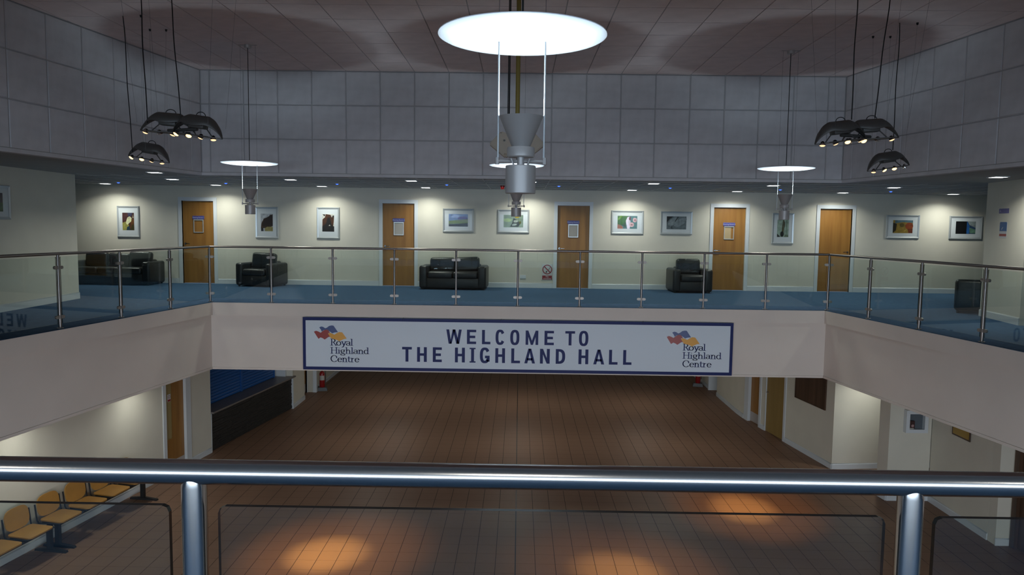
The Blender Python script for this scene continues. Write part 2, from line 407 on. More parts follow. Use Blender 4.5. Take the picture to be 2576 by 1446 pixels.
# upper atrium walls with square acoustic panels
ZR = [2.495, 3.145, 3.79, ZT-.005]
for i, sd in enumerate(SIDES):
    u_in, u_out = upoly(.0), upoly(.14)
    wl = struct(MB().prism(ccw(side(upoly(.012), u_out, i)), ZC+.06, ZT+.012).build('wall_upper_'+sd, JOINT))
    mb = MB().prism(ccw(side(upoly(-.006), u_out, i)), ZC-.004, ZR[0]+.004); struct(mb.build('trim_%d' % (11+i), PANEL))
    a = Vector((*u_in[i], 0)); b = Vector((*u_in[(i+1) % 4], 0))
    if sd in ('right', 'near'): pass
    d = (b-a); L = d.length; d.normalize(); rz = math.atan2(d.y, d.x)
    if sd == 'far': cuts = [0]+[X0+k*PX-a.x for k in range(-12, 13) if .1 < X0+k*PX-a.x < L-.1]+[L]
    elif sd == 'right': cuts = [0, .30]+[.30+.697*k for k in range(1, 30) if .30+.697*k < L]
    elif sd == 'left': cuts = sorted([L, L-.335]+[L-.335-.694*k for k in range(1, 30) if L-.335-.694*k > 0])
    else: cuts = [.66*k for k in range(int(L/.66)+1)]
    cache = {}; rest = MB()
    for c0, c1 in zip(cuts, cuts[1:]):
        mid = a+d*((c0+c1)/2)
        for z0, z1 in zip(ZR, ZR[1:]):
            g = .008
            if mid.y > 8.2 and sd != 'near':
                key = (round(c1-c0, 3), round(z1-z0, 3))
                if key not in cache:
                    w_, h_ = c1-c0, z1-z0; e = .008
                    cache[key] = MB().add([(g, .012, g), (w_-g, .012, g), (w_-g, .012, h_-g), (g, .012, h_-g), (g+e, 0, g+e), (w_-g-e, 0, g+e), (w_-g-e, 0, h_-g-e), (g+e, 0, h_-g-e)],
                        [(4, 5, 6, 7), (0, 1, 5, 4), (1, 2, 6, 5), (2, 3, 7, 6), (3, 0, 4, 7)]).mesh('acoustic_panel', PANEL)
                p = a+d*c0; link('acoustic_panel', cache[key], wl, (p.x, p.y, z0), (0, 0, rz))
            else:
                p = a+d*c0; q = a+d*c1; nrm = Vector((-d.y, d.x, 0))*.0
                rest.add([(p.x, p.y, z0+g), (q.x, q.y, z0+g), (q.x, q.y, z1-g), (p.x, p.y, z1-g)], [(0, 1, 2, 3)])
    if rest.f: tag(rest.build('acoustic_panel_field', PANEL, wl), kind='stuff')

# ------------------------------------------------------------------ behind the camera: glazed walls
def glazed(name, y, x0, x1, z0, z1, m, nx, zmull):
    win = struct(empty(name, ((x0+x1)/2, y, z0)))
    W_ = x1-x0; fr = MB()
    fr.box(-W_/2, W_/2, -.03, .05, -.001, .06).box(-W_/2, W_/2, -.03, .05, z1-z0-.06, z1-z0)
    for k in range(nx+1): xx = -W_/2+W_*k/nx; fr.box(xx-.03, xx+.03, -.03, .06, 0, z1-z0)
    fr.box(-W_/2, W_/2, -.03, .055, zmull-.02, zmull+.02)
    fr.build('window_frame', WHITE, win)
    for k in range(nx):
        xa = -W_/2+W_*k/nx+.03; xb = -W_/2+W_*(k+1)/nx-.03
        MB().add([(xa, 0, .05), (xb, 0, .05), (xb, 0, z1-z0-.05), (xa, 0, z1-z0-.05)], [(3, 2, 1, 0)]).build('pane', m, win)
    return win
glazed('window_1', -3.95, -7, 7, .9, 2.2, E_SKYU, 10, .45)
glazed('window_2', -3.95, -7, 7, ZG+.05, -1.5, E_SKYG, 10, 1.0)
mb = MB().box(-13.5, 13.5, -4.2, -4.02, ZG, ZC); struct(mb.build('wall_near', CREAM))

# ------------------------------------------------------------------ doors (local: x across, -y into the room, z up; origin mid-bottom on wall plane)
def door(n, loc, rz, w_, h_, wood, label, handle=None, frame=(.085, .085), kick=0, plate=None, vision=None, notice=None, fr_m=WHITE, depth=.05, top=True):
    d = struct(empty('door_%d' % n, loc, rz), label)
    MB().rbox(-w_/2+.004, w_/2-.004, depth-.01, depth+.035, .008, h_-.006, .003, 1).build('leaf', wood, d)
    fr = MB(); fl, fr_ = frame
    fr.box(-w_/2-fl, -w_/2, -.018, .10, 0, h_+(.09 if top else 0)); fr.box(w_/2, w_/2+fr_, -.018, .10, 0, h_+(.09 if top else 0))
    if top: fr.box(-w_/2, w_/2, -.018, .10, h_, h_+.09)
    fr.build('door_frame', fr_m, d)
    if handle:
        hx = handle*(w_/2-.06); hd = MB().tube([(hx, depth-.01, 1.0), (hx, depth-.016, 1.0)], .026, 12)
        hd.tube([(hx, depth-.012, 1.0), (hx, depth-.05, 1.0), (hx-handle*.03, depth-.058, 1.0), (hx-handle*.125, depth-.055, 1.0)], .0095, 8)
        hd.build('door_handle', CHROME, d, smooth=40)
    if kick: MB().box(-w_/2+.02, w_/2-.02, depth-.013, depth-.009, .02, .02+kick).build('kick_plate', ALU, d)
    if vision:
        a, b, c, e = vision; v = MB().box(a-.02, b+.02, depth-.016, depth-.006, c-.02, e+.02).build('vision_panel', KHAKI, d)
        MB().box(a, b, depth-.019, depth-.014, c, e).build('pane', mat('wired_glass', (.30, .23, .10), .2), v)
    if plate:
        p = MB().rbox(-.148, .148, depth-.024, depth-.011, 1.615, 1.70, .004, 2).build('name_plate', PURPLE, d)
        me = text_mesh(plate, .046); me.materials.append(mat('pale_lilac_print', (.42, .45, .62), .5))
        link('lettering', me, p, (0, depth-.0246, 1.655), (PI/2, 0, 0))
    if notice is not None:
        hl = MB(); y0, y1 = depth-.026, depth-.011
        hl.box(-.125, -.108, y0, y1, 1.28, 1.61).box(.108, .125, y0, y1, 1.28, 1.61).box(-.108, .108, y0, y1, 1.28, 1.298).box(-.108, .108, y0, y1, 1.585, 1.61)
        h = hl.build('notice_holder', SILVER, d)
        if notice: MB().box(-.108, .108 if notice == 1 else .05, depth-.016, depth-.012, 1.298, 1.585).build('paper', PAPER if notice == 1 else mat('tan_paper', (.42, .32, .18), .6), h)
    return d
labs = ['oak veneer door with an empty notice holder, right of the long sofa', 'oak door with a grey notice, between the two-seat sofa and a horse picture',
        'oak door beside the no smoking sign', 'oak door with a curled tan notice behind the right-hand armchair', 'plain oak door without a sign, upstairs at right']
for k, x in enumerate(DOORX):
    door(k+1, (x+DW/2, YW, 0), 0, DW, DH, WOOD, labs[k], handle=(1 if k == 4 else -1), plate=None if k == 4 else 'Meeting Room %d' % (k+1),
         notice=None if k == 4 else [0, 1, 1, 2][k])
aL = math.atan2(1, .15); aR = math.atan2(-1, .151)
d6 = door(6, (XGL(14.80), 14.80, ZG), aL, .66, 2.08, WOOD, 'oak door with a narrow vision panel beside the shuttered counter', frame=(.10, .17), kick=.22, vision=(-.28, -.11, .72, 2.0))
mb = MB().mat(mat('sticker_white', (.55, .55, .55), .5)).plate([(-.05, 0), (.05, 0), (.05, .15), (-.05, .15)], .028, .031)
mb.mat(RED).plate([(-.045, .005), (.045, .005), (.045, .045), (-.045, .045)], .0265, .0275)
pts = [(.032*math.cos(2*PI*i/20), .1+.032*math.sin(2*PI*i/20)) for i in range(20)]; pin = [(.024*math.cos(2*PI*i/20), .1+.024*math.sin(2*PI*i/20)) for i in range(20)]
mb.add([(x, .0265, z) for x, z in pts]+[(x, .0265, z) for x, z in pin], [(i, (i+1) % 20, 20+(i+1) % 20, 20+i) for i in range(20)])
mb.build('sticker', None, d6, loc=(-.17, 0, 1.47))
door(7, (XGR(19.18), 19.18, ZG), aR, .60, 2.08, WOOD, 'oak door with a steel kick plate on the lower floor, right', frame=(.22, .10), kick=.25, depth=.07)
door(8, (XGR(18.09), 18.09, ZG), aR, .90, 2.08, KHAKI, 'pale khaki door beside the dark brown board, lower floor', handle=-1, frame=(.0001, .09), top=False, depth=.02)
door(9, (-6.30, 21.60, ZG), PI/2, .80, 2.08, WOOD, 'far oak door behind the left fire extinguisher', frame=(.05, .05), kick=.25)
dx, dy = 8.9-7.99, 1.0-11.83; dl = math.hypot(dx, dy)
door(10, (7.99+dx/dl*1.01, 11.83+dy/dl*1.01, ZG), math.atan2(dy, dx), 1.76, 2.08, DKWOOD, 'dark brown double door at the right edge of the lower floor', frame=(.1, .1), fr_m=DKWOOD)
door(11, (9.0, 11.99, 0), -PI/2, .86, 2.05, WOOD, 'oak door in the recess at the right edge upstairs', handle=-1)

# ------------------------------------------------------------------ balustrades: handrail, posts with clamps, glass panels
clamp_me = MB()
def clamp_mesh():
    mb = MB(); pts = []
    for i in range(9): a = -PI/2+PI*i/8; pts.append((.062+.024*math.cos(a), .024*math.sin(a)))
    pts += [(.0, .024), (.0, -.024)]
    mb.plate(pts, -.014, .014); return mb.mesh('clamp', CLAMP)
CL = clamp_mesh()
post_me = MB().lathe([(.0, 0), (.045, 0), (.045, .008), (.021, .012), (.021, 1.055), (.017, 1.075), (.0, 1.076)], 20).mesh('post', STEEL, 35)
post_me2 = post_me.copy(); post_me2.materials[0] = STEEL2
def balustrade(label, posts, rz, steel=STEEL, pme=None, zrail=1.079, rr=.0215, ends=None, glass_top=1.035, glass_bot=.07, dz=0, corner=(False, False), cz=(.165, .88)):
    b = tag(empty('glass_balustrade', (posts[0][0], posts[0][1], 0)), label, 'balustrade', 'balustrades around the opening')
    o = Vector((*posts[0], 0)); P = [Vector((*p, 0))-o for p in posts]
    A, B = [Vector((*e, 0))-o for e in ends] if ends else (P[0], P[-1])
    MB().tube([(A.x, A.y, zrail+dz), (B.x, B.y, zrail+dz)], rr, 24).build('handrail', steel, b, smooth=40)
    for k, p in enumerate(P):
        if (k == 0 and corner[0]) or (k == len(P)-1 and corner[1]): continue
        po = link('post', pme or post_me, b, (p.x, p.y, dz), (0, 0, rz))
        for z in cz:
            for s in (0, PI): link('clamp', CL, po, (0, 0, z), (0, 0, s))
    ux = Vector((math.cos(rz), math.sin(rz), 0))
    for p, q in zip(P, P[1:]):
        L = (q-p).length; g = .042; c = .012
        poly = [(g, glass_bot+c), (g+c*.3, glass_bot+c*.3), (g+c, glass_bot), (L-g-c, glass_bot), (L-g-c*.3, glass_bot+c*.3), (L-g, glass_bot+c), (L-g, glass_top-c), (L-g-c*.3, glass_top-c*.3), (L-g-c, glass_top), (g+c, glass_top), (g+c*.3, glass_top-c*.3), (g, glass_top-c)]
        pl = MB().mat(GLASS).plate(poly, -.005, .005); pl.mat(GEDGE); pl.m[2:] = [pl.cur]*(len(pl.m)-2)
        pl.build('glass_panel', None, b, loc=(p.x, p.y, dz), rot=(0, 0, math.atan2((q-p).y, (q-p).x)))
    return b
SP = 1.2035
far_p = [(XL+SP*k, YD) for k in range(11)]
balustrade('long glass balustrade with steel handrail across the far balcony, above the banner', far_p, 0)
left_p = [(XL-SLOPE*(YD-y), y) for y in (YD, 13.27, 11.968, 10.672, 9.38, 8.09, 6.8, 5.5, 4.2, 2.9)]
balustrade('glass balustrade along the left balcony, in front of the cream wall', left_p, math.atan2(1, .15), corner=(True, False), ends=((left_p[0][0]-.0045, left_p[0][1]-.03), (XL-SLOPE*(YD-YN), YN)))
right_p = [(XR+SLOPE*(YD-y), y) for y in (YD, 13.234, 11.922, 10.606, 9.30, 8.0, 6.7, 5.4, 4.1, 2.8)]
balustrade('glass balustrade along the right balcony, in front of the lone black chair back', right_p, math.atan2(1, -.15), corner=(True, False), ends=((right_p[0][0]+.0045, right_p[0][1]-.03), (XR+SLOPE*(YD-YN), YN)))
near_p = [(-.55+1.217*k, YN) for k in range(-5, 7)]
NZ = .0685
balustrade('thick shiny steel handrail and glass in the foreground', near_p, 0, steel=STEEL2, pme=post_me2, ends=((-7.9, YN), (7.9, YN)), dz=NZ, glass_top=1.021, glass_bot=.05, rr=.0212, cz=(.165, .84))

# ------------------------------------------------------------------ banner
ban = tag(empty('banner', (0, 14.425, -1.295)), 'long white banner with a navy border reading welcome to the highland hall', 'banner')
BX0, BX1, BH = -4.20, 4.163, 1.03; bw = .075
MB().box(BX0, BX1, 0, .008, 0, BH).build('panel', BANNERW, ban)
fr = MB()
for x0, x1, z0, z1 in ((BX0, BX1, 0, bw*.8), (BX0, BX1, BH-bw*.8, BH), (BX0, BX0+bw*.75, bw*.8, BH-bw*.8), (BX1-bw*.75, BX1, bw*.8, BH-bw*.8)): fr.box(x0, x1, -.0015, .001, z0, z1)
fr.build('border', NAVY, ban)
def arc_ring(cx, cz, ox, oz, ix, iz, a0, a1, n=24, pw=2.6):
    def pt(a, rx, rz):
        c, s = math.cos(a), math.sin(a); return (cx+rx*math.copysign(abs(c)**(2/pw), c), cz+rz*math.copysign(abs(s)**(2/pw), s))
    o = [pt(a0+(a1-a0)*i/n, ox, oz) for i in range(n+1)]; q = [pt(a0+(a1-a0)*i/n, ix, iz) for i in range(n+1)]
    return [[o[i], o[i+1], q[i+1], q[i]] for i in range(n)]
def glyph(ch, w_, h_):
    t = .20*h_; tz = .172*h_; R = lambda a, b, c, d: [(a, c), (b, c), (b, d), (a, d)]
    if ch == 'E': return [R(0, t, 0, h_), R(t, w_, h_-tz, h_), R(t, w_*.9, h_/2-tz/2, h_/2+tz/2), R(t, w_, 0, tz)]
    if ch == 'L': return [R(0, t, 0, h_), R(t, w_, 0, tz)]
    if ch == 'T': return [R(0, w_, h_-tz, h_), R(w_/2-t/2, w_/2+t/2, 0, h_-tz)]
    if ch == 'H': return [R(0, t, 0, h_), R(w_-t, w_, 0, h_), R(t, w_-t, h_/2-tz/2, h_/2+tz/2)]
    if ch == 'I': return [R(w_/2-t/2, w_/2+t/2, 0, h_), R(0, w_/2-t/2, h_-.09*h_, h_), R(w_/2+t/2, w_, h_-.09*h_, h_), R(0, w_/2-t/2, 0, .09*h_), R(w_/2+t/2, w_, 0, .09*h_)]
    if ch == 'M':
        t *= .92; return [R(0, t, 0, h_), R(w_-t, w_, 0, h_), [(t, h_), (t, h_*.55), (w_/2-t*.4, 0), (w_/2, 0), (w_/2, h_*.3)], [(w_-t, h_), (w_/2, h_*.3), (w_/2, 0), (w_/2+t*.4, 0), (w_-t, h_*.55)]]
    if ch == 'N': return [R(0, t, 0, h_), R(w_-t, w_, 0, h_), [(t, h_), (t, h_*.62), (w_-t, 0), (w_-t, h_*.38)]]
    if ch == 'W':
        q = w_/4; return [[(0, h_), (q-t*.5, 0), (q+t*.45, 0), (t*.98, h_)], [(2*q-t*.5, h_), (q-t*.45+t*.4, 0), (q+t*.5, 0), (2*q+t*.45, h_)], [(2*q-t*.45, h_), (3*q-t*.5, 0), (3*q+t*.45, 0), (2*q+t*.5, h_)], [(4*q-t*.98, h_), (3*q-t*.45, 0), (3*q+t*.5, 0), (4*q, h_)]]
    if ch == 'A': return [[(0, 0), (t, 0), (w_/2+t*.30, h_), (w_/2-t*.5, h_)], [(w_-t, 0), (w_, 0), (w_/2+t*.5, h_), (w_/2-t*.30, h_)], R(w_*.24, w_*.76, h_*.2, h_*.2+tz*.9)]
    c = (w_/2, h_/2)
    if ch == 'O': return arc_ring(*c, w_/2, h_/2+.01, w_/2-t, h_/2-tz+.01, 0, 2*PI)
    if ch == 'D': return [R(0, t, 0, h_)]+[[(max(x, t*.9), z) for x, z in p] for p in arc_ring(w_*.30, h_/2, w_*.70, h_/2, w_*.70-t, h_/2-tz, -PI/2, PI/2)]+[R(t*.9, w_*.31, h_-tz, h_), R(t*.9, w_*.31, 0, tz)]
    if ch == 'C': return arc_ring(*c, w_/2, h_/2+.01, w_/2-t, h_/2-tz+.01, .5, 2*PI-.5)
    if ch == 'G': return arc_ring(*c, w_/2, h_/2+.01, w_/2-t, h_/2-tz+.01, .5, 2*PI-.62)+[R(w_-t, w_, h_*.08, h_*.48), R(w_*.52, w_-t, h_*.48-tz, h_*.48)]
def area2(p): return sum(p[i][0]*p[(i+1) % len(p)][1]-p[(i+1) % len(p)][0]*p[i][1] for i in range(len(p)))
K = (1.361+1.401)/(1648-893)
def place(word, edges, z0, h_, base_px, base_x):
    for ch, (a, b) in zip(word, edges):
        mb = MB()
        x = base_x+(a-base_px)*K
        for p in glyph(ch, (b-a)*K, h_):
            if area2(p) < 0: p = p[::-1]
            mb.flat([(x+q[0], z0+q[1]) for q in p], -.0022)
        mb.build('letter', NAVY, ban)
ZB = 1.295
place('WELCOMETO', [(893, 975), (1003, 1052), (1083, 1128), (1155, 1203), (1233, 1282), (1315, 1382), (1415, 1465), (1525, 1577), (1598, 1648)], ZB-.746, .280, 893, -1.401)
place('THEHIGHLANDHALL', [(658, 710), (738, 790), (822, 870), (940, 993), (1018, 1050), (1073, 1125), (1155, 1207), (1240, 1287), (1310, 1367), (1393, 1445), (1477, 1527), (1598, 1650), (1677, 1735), (1760, 1806), (1835, 1880)], ZB-1.111, .290, 658, -2.262)
# serif wordmark drawn with a broad nib
def arc(cx, cz, rx, rz, a0, a1, n=14): return [(cx+rx*math.cos(math.radians(a0+(a1-a0)*i/n)), cz+rz*math.sin(math.radians(a0+(a1-a0)*i/n))) for i in range(n+1)]
X = .62
SER = {
 'R': (.70, [[(.13, 0), (.13, 1)], arc(.30, .76, .26, .24, 90, -90), [(.13, 1), (.30, 1)], [(.13, .52), (.30, .52)], [(.34, .5), (.66, .02)], [(0, .0), (.26, .0)], [(0, 1), (.13, 1)], [(.58, 0), (.76, 0)]]),
 'H': (.88, [[(.13, 0), (.13, 1)], [(.70, 0), (.70, 1)], [(.13, .52), (.70, .52)], [(0, 0), (.26, 0)], [(0, 1), (.26, 1)], [(.57, 0), (.83, 0)], [(.57, 1), (.83, 1)]]),
 'C': (.86, [arc(.44, .5, .40, .50, 42, 318, 24), [(.74, .84), (.76, .62)]]),
 'o': (.66, [arc(.32, X/2, .26, X/2, 0, 360, 24)]),
 'y': (.62, [[(.08, X), (.32, .02)], [(.56, X), (.30, -.05), (.20, -.26), (.08, -.30)], [(0, X), (.2, X)], [(.44, X), (.64, X)]]),
 'a': (.56, [arc(.24, .45, .20, .17, 150, 0, 10)+[(.44, .06), (.52, .02)], arc(.22, .17, .20, .16, 60, 330, 16), [(.30, .34), (.44, .38)]]),
 'l': (.32, [[(.14, 0), (.14, 1.02)], [(.02, 0), (.28, 0)], [(.02, 1.0), (.14, 1.02)]]),
 'i': (.32, [[(.14, 0), (.14, X)], [(.02, 0), (.28, 0)], [(.02, X-.02), (.14, X)], [(.14, .88), (.14, .92)]]),
 'g': (.60, [arc(.26, .42, .20, .20, 0, 360, 20), arc(.28, -.16, .25, .14, 0, 360, 20), [(.14, .26), (.10, .12), (.26, .06), (.44, .02)], [(.40, .56), (.56, .62)]]),
 'h': (.68, [[(.14, 0), (.14, 1.02)], arc(.34, .36, .18, .26, 160, 0, 10)+[(.52, 0)], [(.02, 0), (.26, 0)], [(.40, 0), (.64, 0)], [(.02, 1.0), (.14, 1.02)]]),
 'n': (.68, [[(.14, 0), (.14, X)], arc(.34, .36, .18, .26, 160, 0, 10)+[(.52, 0)], [(.02, 0), (.26, 0)], [(.40, 0), (.64, 0)], [(.02, X-.02), (.14, X)]]),
 'd': (.66, [[(.50, 0), (.50, 1.02)], arc(.30, X/2, .24, X/2, 50, 310, 20), [(.38, 1.0), (.50, 1.02)], [(.50, 0), (.62, .03)]]),
 'e': (.60, [arc(.30, X/2, .24, X/2, 10, 320, 22), [(.08, .35), (.52, .35)]]),
 't': (.42, [[(.16, .84), (.16, .10), (.26, 0), (.38, .06)], [(.02, X), (.36, X)]]),
 'r': (.50, [[(.14, 0), (.14, X)], [(.02, 0), (.28, 0)], [(.14, .42), (.28, .58), (.42, .58)], [(.02, X-.02), (.14, X)]]),
}
def nib(mb, path, ox, oz, s, y, wx=.085, wz=.034):
    for (a, b), (c, d) in zip(path, path[1:]):
        a, b, c, d = ox+a*s, oz+b*s, ox+c*s, oz+d*s
        pts = []
        for k in range(8):
            t = 2*PI*k/8+PI/8; pts.append((a+wx*s*math.cos(t), b+wz*s*math.sin(t))); pts.append((c+wx*s*math.cos(t), d+wz*s*math.sin(t)))
        pts = sorted(set(pts)); lo = []; hi = []
        cr = lambda o, p, q: (p[0]-o[0])*(q[1]-o[1])-(p[1]-o[1])*(q[0]-o[0])
        for p in pts:
            while len(lo) > 1 and cr(lo[-2], lo[-1], p) <= 0: lo.pop()
            lo.append(p)
        for p in reversed(pts):
            while len(hi) > 1 and cr(hi[-2], hi[-1], p) <= 0: hi.pop()
            hi.append(p)
        mb.flat(lo[:-1]+hi[:-1], y)
def word(mb, wd, x0, x1, z0, s, y):
    tot = sum(SER[c][0] for c in wd); kx = (x1-x0)/(tot*s)
    x = x0
    for c in wd:
        wv, st = SER[c]
        for p in st: nib(mb, [(q[0]*kx, q[1]) for q in p], x, z0, s, y)
        x += wv*s*kx
BLUEP = [(0.104, 0.086), (0.142, 0.104), (0.18, 0.097), (0.222, 0.07), (0.257, 0.085), (0.297, 0.117), (0.345, 0.128), (0.383, 0.125), (0.47, -0.003), (0.412, -0.008), (0.357, -0.026), (0.3, 0.015), (0.244, 0.042), (0.196, 0.035), (0.152, 0.006), (0.133, 0.048)]
REDP = [(0.0, 0.0), (0.041, 0.019), (0.086, 0.005), (0.132, -0.019), (0.169, 0.013), (0.216, 0.042), (0.265, 0.043), (0.3, 0.008), (0.315, -0.019), (0.281, -0.023), (0.281, -0.041), (0.318, -0.096), (0.283, -0.1), (0.249, -0.125), (0.209, -0.151), (0.173, -0.127), (0.131, -0.11), (0.087, -0.138)]
YELP = [(0.274, -0.034), (0.315, -0.019), (0.357, -0.033), (0.399, -0.053), (0.44, -0.025), (0.494, 0.001), (0.553, -0.006), (0.64, -0.127), (0.589, -0.135), (0.534, -0.16), (0.493, -0.181), (0.458, -0.161), (0.409, -0.144), (0.332, -0.124)]
for fx, fz in ((-3.982, -.548), (2.878, -.552)):
    lg = MB()
    mb = MB().mat(NAVY)
    word(mb, 'Royal', fx+.325, fx+.325+.44, ZB-.810, .125, -.0022)
    word(mb, 'Highland', fx+.325, fx+1.075, ZB-.970, .120, -.0022)
    word(mb, 'Centre', fx+.325, fx+.325+.56, ZB-1.135, .125, -.0022)
    for nm, pp, mm, yy in (('b', BLUEP, BLUE_L, -.0026), ('r', REDP, RED_L, -.003), ('y', YELP, ORANGE_L, -.0034)):
        mb.mat(mm).flat([(fx+a, ZB+fz+b) for a, b in pp][::-1], yy)
    mb.build('logo', None, ban)
pegs = MB()
for x in (-2.25, -.35, .62, 2.4): pegs.tube([(x, -.004, BH-.03), (x+.015, -.006, BH+.02)], .003, 5)
pegs.build('tie', CABLE, ban)

# ------------------------------------------------------------------ pictures
def picture(loc, rz, w_, h_, art, label, grp='framed pictures on the upper wall', iw=None, ih=None, base=(60, 60, 60)):
    p = tag(empty('framed_picture', loc, rz), label, 'picture', grp)
    f = .045; fr = MB(); o = [(-w_/2, 0), (w_/2, 0), (w_/2, h_), (-w_/2, h_)]; i_ = [(-w_/2+f, f), (w_/2-f, f), (w_/2-f, h_-f), (-w_/2+f, h_-f)]
    vs = [(x, -.012, z) for x, z in o]+[(x, -.03, z) for x, z in [(-w_/2+.012, .012), (w_/2-.012, .012), (w_/2-.012, h_-.012), (-w_/2+.012, h_-.012)]]+[(x, -.018, z) for x, z in i_]+[(x, 0, z) for x, z in o]
    fs = []
    for k in range(4):
        j = (k+1) % 4; fs += [(k, j, 4+j, 4+k), (4+k, 4+j, 8+j, 8+k), (12+k, 12+j, j, k)]
    fr.add(vs, fs).build('frame', SILVER, p)
    MB().box(-w_/2+.03, w_/2-.03, -.012, -.002, .03, h_-.03).build('mount', MOUNT, p)
    iw = iw or w_*.52; ih = ih or h_*.56
    mb = MB().mat(mat('print_%d_%d_%d' % base, lin(base), .5, var=.35, scale=(14, 14, 14))); S = lambda q: (-iw/2+q[0]*iw, h_/2-ih/2+q[1]*ih)
    mb.flat([S(q) for q in ((0, 0), (1, 0), (1, 1), (0, 1))], -.0128); y = -.0130
    for c, poly in art:
        if area2(poly) < 0: poly = poly[::-1]
        mb.mat(mat('print_%d_%d_%d' % c, lin(c), .5, var=.35, scale=(14, 14, 14))).flat([S(q) for q in poly], y); y -= .0001
    mb.build('print', None, p)
    MB().add([(-w_/2+f, -.0165, f), (w_/2-f, -.0165, f), (w_/2-f, -.0165, h_-f), (-w_/2+f, -.0165, h_-f)], [(0, 1, 2, 3)]).build('glass', PGLASS, p)
    return p
def ell(cx, cz, rx, rz, n=14, a=0):
    return [(cx+rx*math.cos(2*PI*i/n)*math.cos(a)-rz*math.sin(2*PI*i/n)*math.sin(a), cz+rx*math.cos(2*PI*i/n)*math.sin(a)+rz*math.sin(2*PI*i/n)*math.cos(a)) for i in range(n)]
def pw(x0, z1, x1, z0, base, art, label, **k): picture(((x0+x1)/2, YW, z0), 0, x1-x0, z1-z0, art, label, base=base, **k)
pw(-10.122, 1.925, -9.555, 1.145, (70, 40, 40), [((60, 62, 90), [(.45, 1), (.85, 1), (.8, .8), (.5, .78)]), ((150, 145, 75), [(0, 0), (0, .42), (.3, .5), (.55, .3), (.5, 0)]), ((215, 215, 170), [(.28, .42), (.42, .72), (.62, .8), (.8, .7), (.75, .5), (.55, .4), (.42, .3)]),
    ((95, 60, 28), [(.6, .1), (.7, .45), (.85, .7), (1, .6), (1, .1)]), ((30, 60, 75), [(.34, 0), (.4, .2), (.6, .24), (.66, 0)]), ((60, 55, 25), [(.66, 0), (.8, .3), (1, .35), (1, 0)]), ((200, 190, 150), [(.86, .72), (.92, .9), (.96, .7)])],
    'portrait-format picture of a pale animal head, above the long sofa')
pw(-6.637, 1.946, -6.057, 1.166, (165, 170, 175), [((60, 45, 28), [(0, .15), (.05, .45), (.25, .72), (.55, .8), (1, .98), (1, .3), (.6, .2)]), ((34, 22, 18), [(.1, .3), (.3, .68), (.6, .78), (.8, .95), (1, .9), (1, .35), (.5, .3)]), ((140, 130, 80), [(.35, 0), (.3, .15), (.55, .26), (1, .25), (1, 0)]), ((35, 38, 45), [(.02, 0), (.02, .18), (.2, .2), (.22, 0)])],
    'picture of a dark brown horse, behind the left hanging uplighter')
pw(-5.089, 1.953, -4.515, 1.175, (205, 205, 195), [((70, 42, 24), [(0, 0), (.02, .7), (.22, .82), (.3, 1), (.7, .97), (.78, .82), (1, .9), (.97, .55), (.9, .3), (1, 0)]), ((26, 24, 22), [(0, 0), (0, .3), (.3, .45), (.45, .8), (.65, .8), (.8, .35), (1, .3), (1, 0)]), ((200, 195, 180), [(.53, .33), (.62, .41), (.70, .33)]), ((24, 22, 20), [(.02, .99), (.25, .98), (.2, .86)]), ((24, 22, 20), [(.82, .88), (.98, .95), (.98, .8)])],
    'picture of a dark brown bull head with spread ears, beside the second door')
pw(-1.93, 1.963, -1.15, 1.378, (105, 130, 175), [((150, 170, 210), [(.05, .75), (.3, .95), (.6, .9), (.5, .68)]), ((90, 85, 140), [(.45, .7), (.8, .85), (1, .7), (1, .6), (.5, .58)]), ((105, 125, 75), [(0, .2), (0, .45), (.4, .52), (1, .6), (1, .25)]), ((120, 128, 110), [(.2, .45), (.6, .5), (1, .52), (1, .42)]), ((25, 30, 38), [(0, 0), (0, .2), (.4, .2), (1, .3), (1, 0)])],
    'landscape picture of a blue sky over green fields', iw=.48, ih=.31)
pw(-.558, 1.955, .235, 1.378, (120, 140, 122), [((150, 175, 120), ell(.2, .58, .22, .14)), ((30, 38, 25), [(.33, .05), (.45, .4), (.5, .75), (.7, .6), (.85, .3), (.75, .05)]), ((165, 175, 165), ell(.62, .5, .12, .1, a=.7)), ((150, 130, 40), ell(.68, .84, .12, .1)), ((150, 165, 155), ell(.55, .22, .14, .08, a=.4)), ((90, 95, 40), ell(.85, .4, .06, .12))],
    'picture of leafy green foliage, behind the middle hanging uplighter', iw=.49, ih=.31)
pw(2.278, 1.966, 3.086, 1.383, (70, 110, 110), [((50, 95, 35), [(0, .3), (0, 1), (.55, 1), (.42, .6), (.4, .3)]), ((120, 165, 60), ell(.12, .85, .05, .2, a=-.5)), ((30, 60, 22), [(.2, .3), (.42, .5), (.42, .1)]), ((150, 95, 75), [(0, 0), (0, .35), (.15, .3), (.3, .1), (.25, 0)]), ((215, 205, 220), [(.5, .0), (.42, .6), (.5, .9), (.62, .95), (.66, .5), (.62, 0)]), ((205, 165, 170), ell(.72, .32, .12, .18)), ((205, 165, 170), ell(.88, .68, .11, .18)), ((150, 100, 100), ell(.72, .32, .05, .07)), ((150, 100, 100), ell(.88, .68, .05, .07)), ((90, 30, 45), ell(.63, .8, .05, .15))],
    'brightly coloured picture of green leaves and pink blooms', iw=.49, ih=.32)
pw(3.506, 1.962, 4.306, 1.389, (90, 100, 104), [((16, 16, 18), [(0, .5), (0, 1), (.35, 1), (.15, .8)]), ((125, 135, 138), ell(.32, .6, .38, .18, a=1.0)), ((118, 128, 132), ell(.7, .55, .45, .2, a=.9)), ((50, 58, 60), [(.2, .1), (.28, .3), (.3, .0)]), ((40, 46, 50), [(.45, .6), (.62, .98), (.55, .98), (.4, .6)])],
    'grey abstract picture of large curved leaves, left of the fourth door', iw=.49, ih=.32)
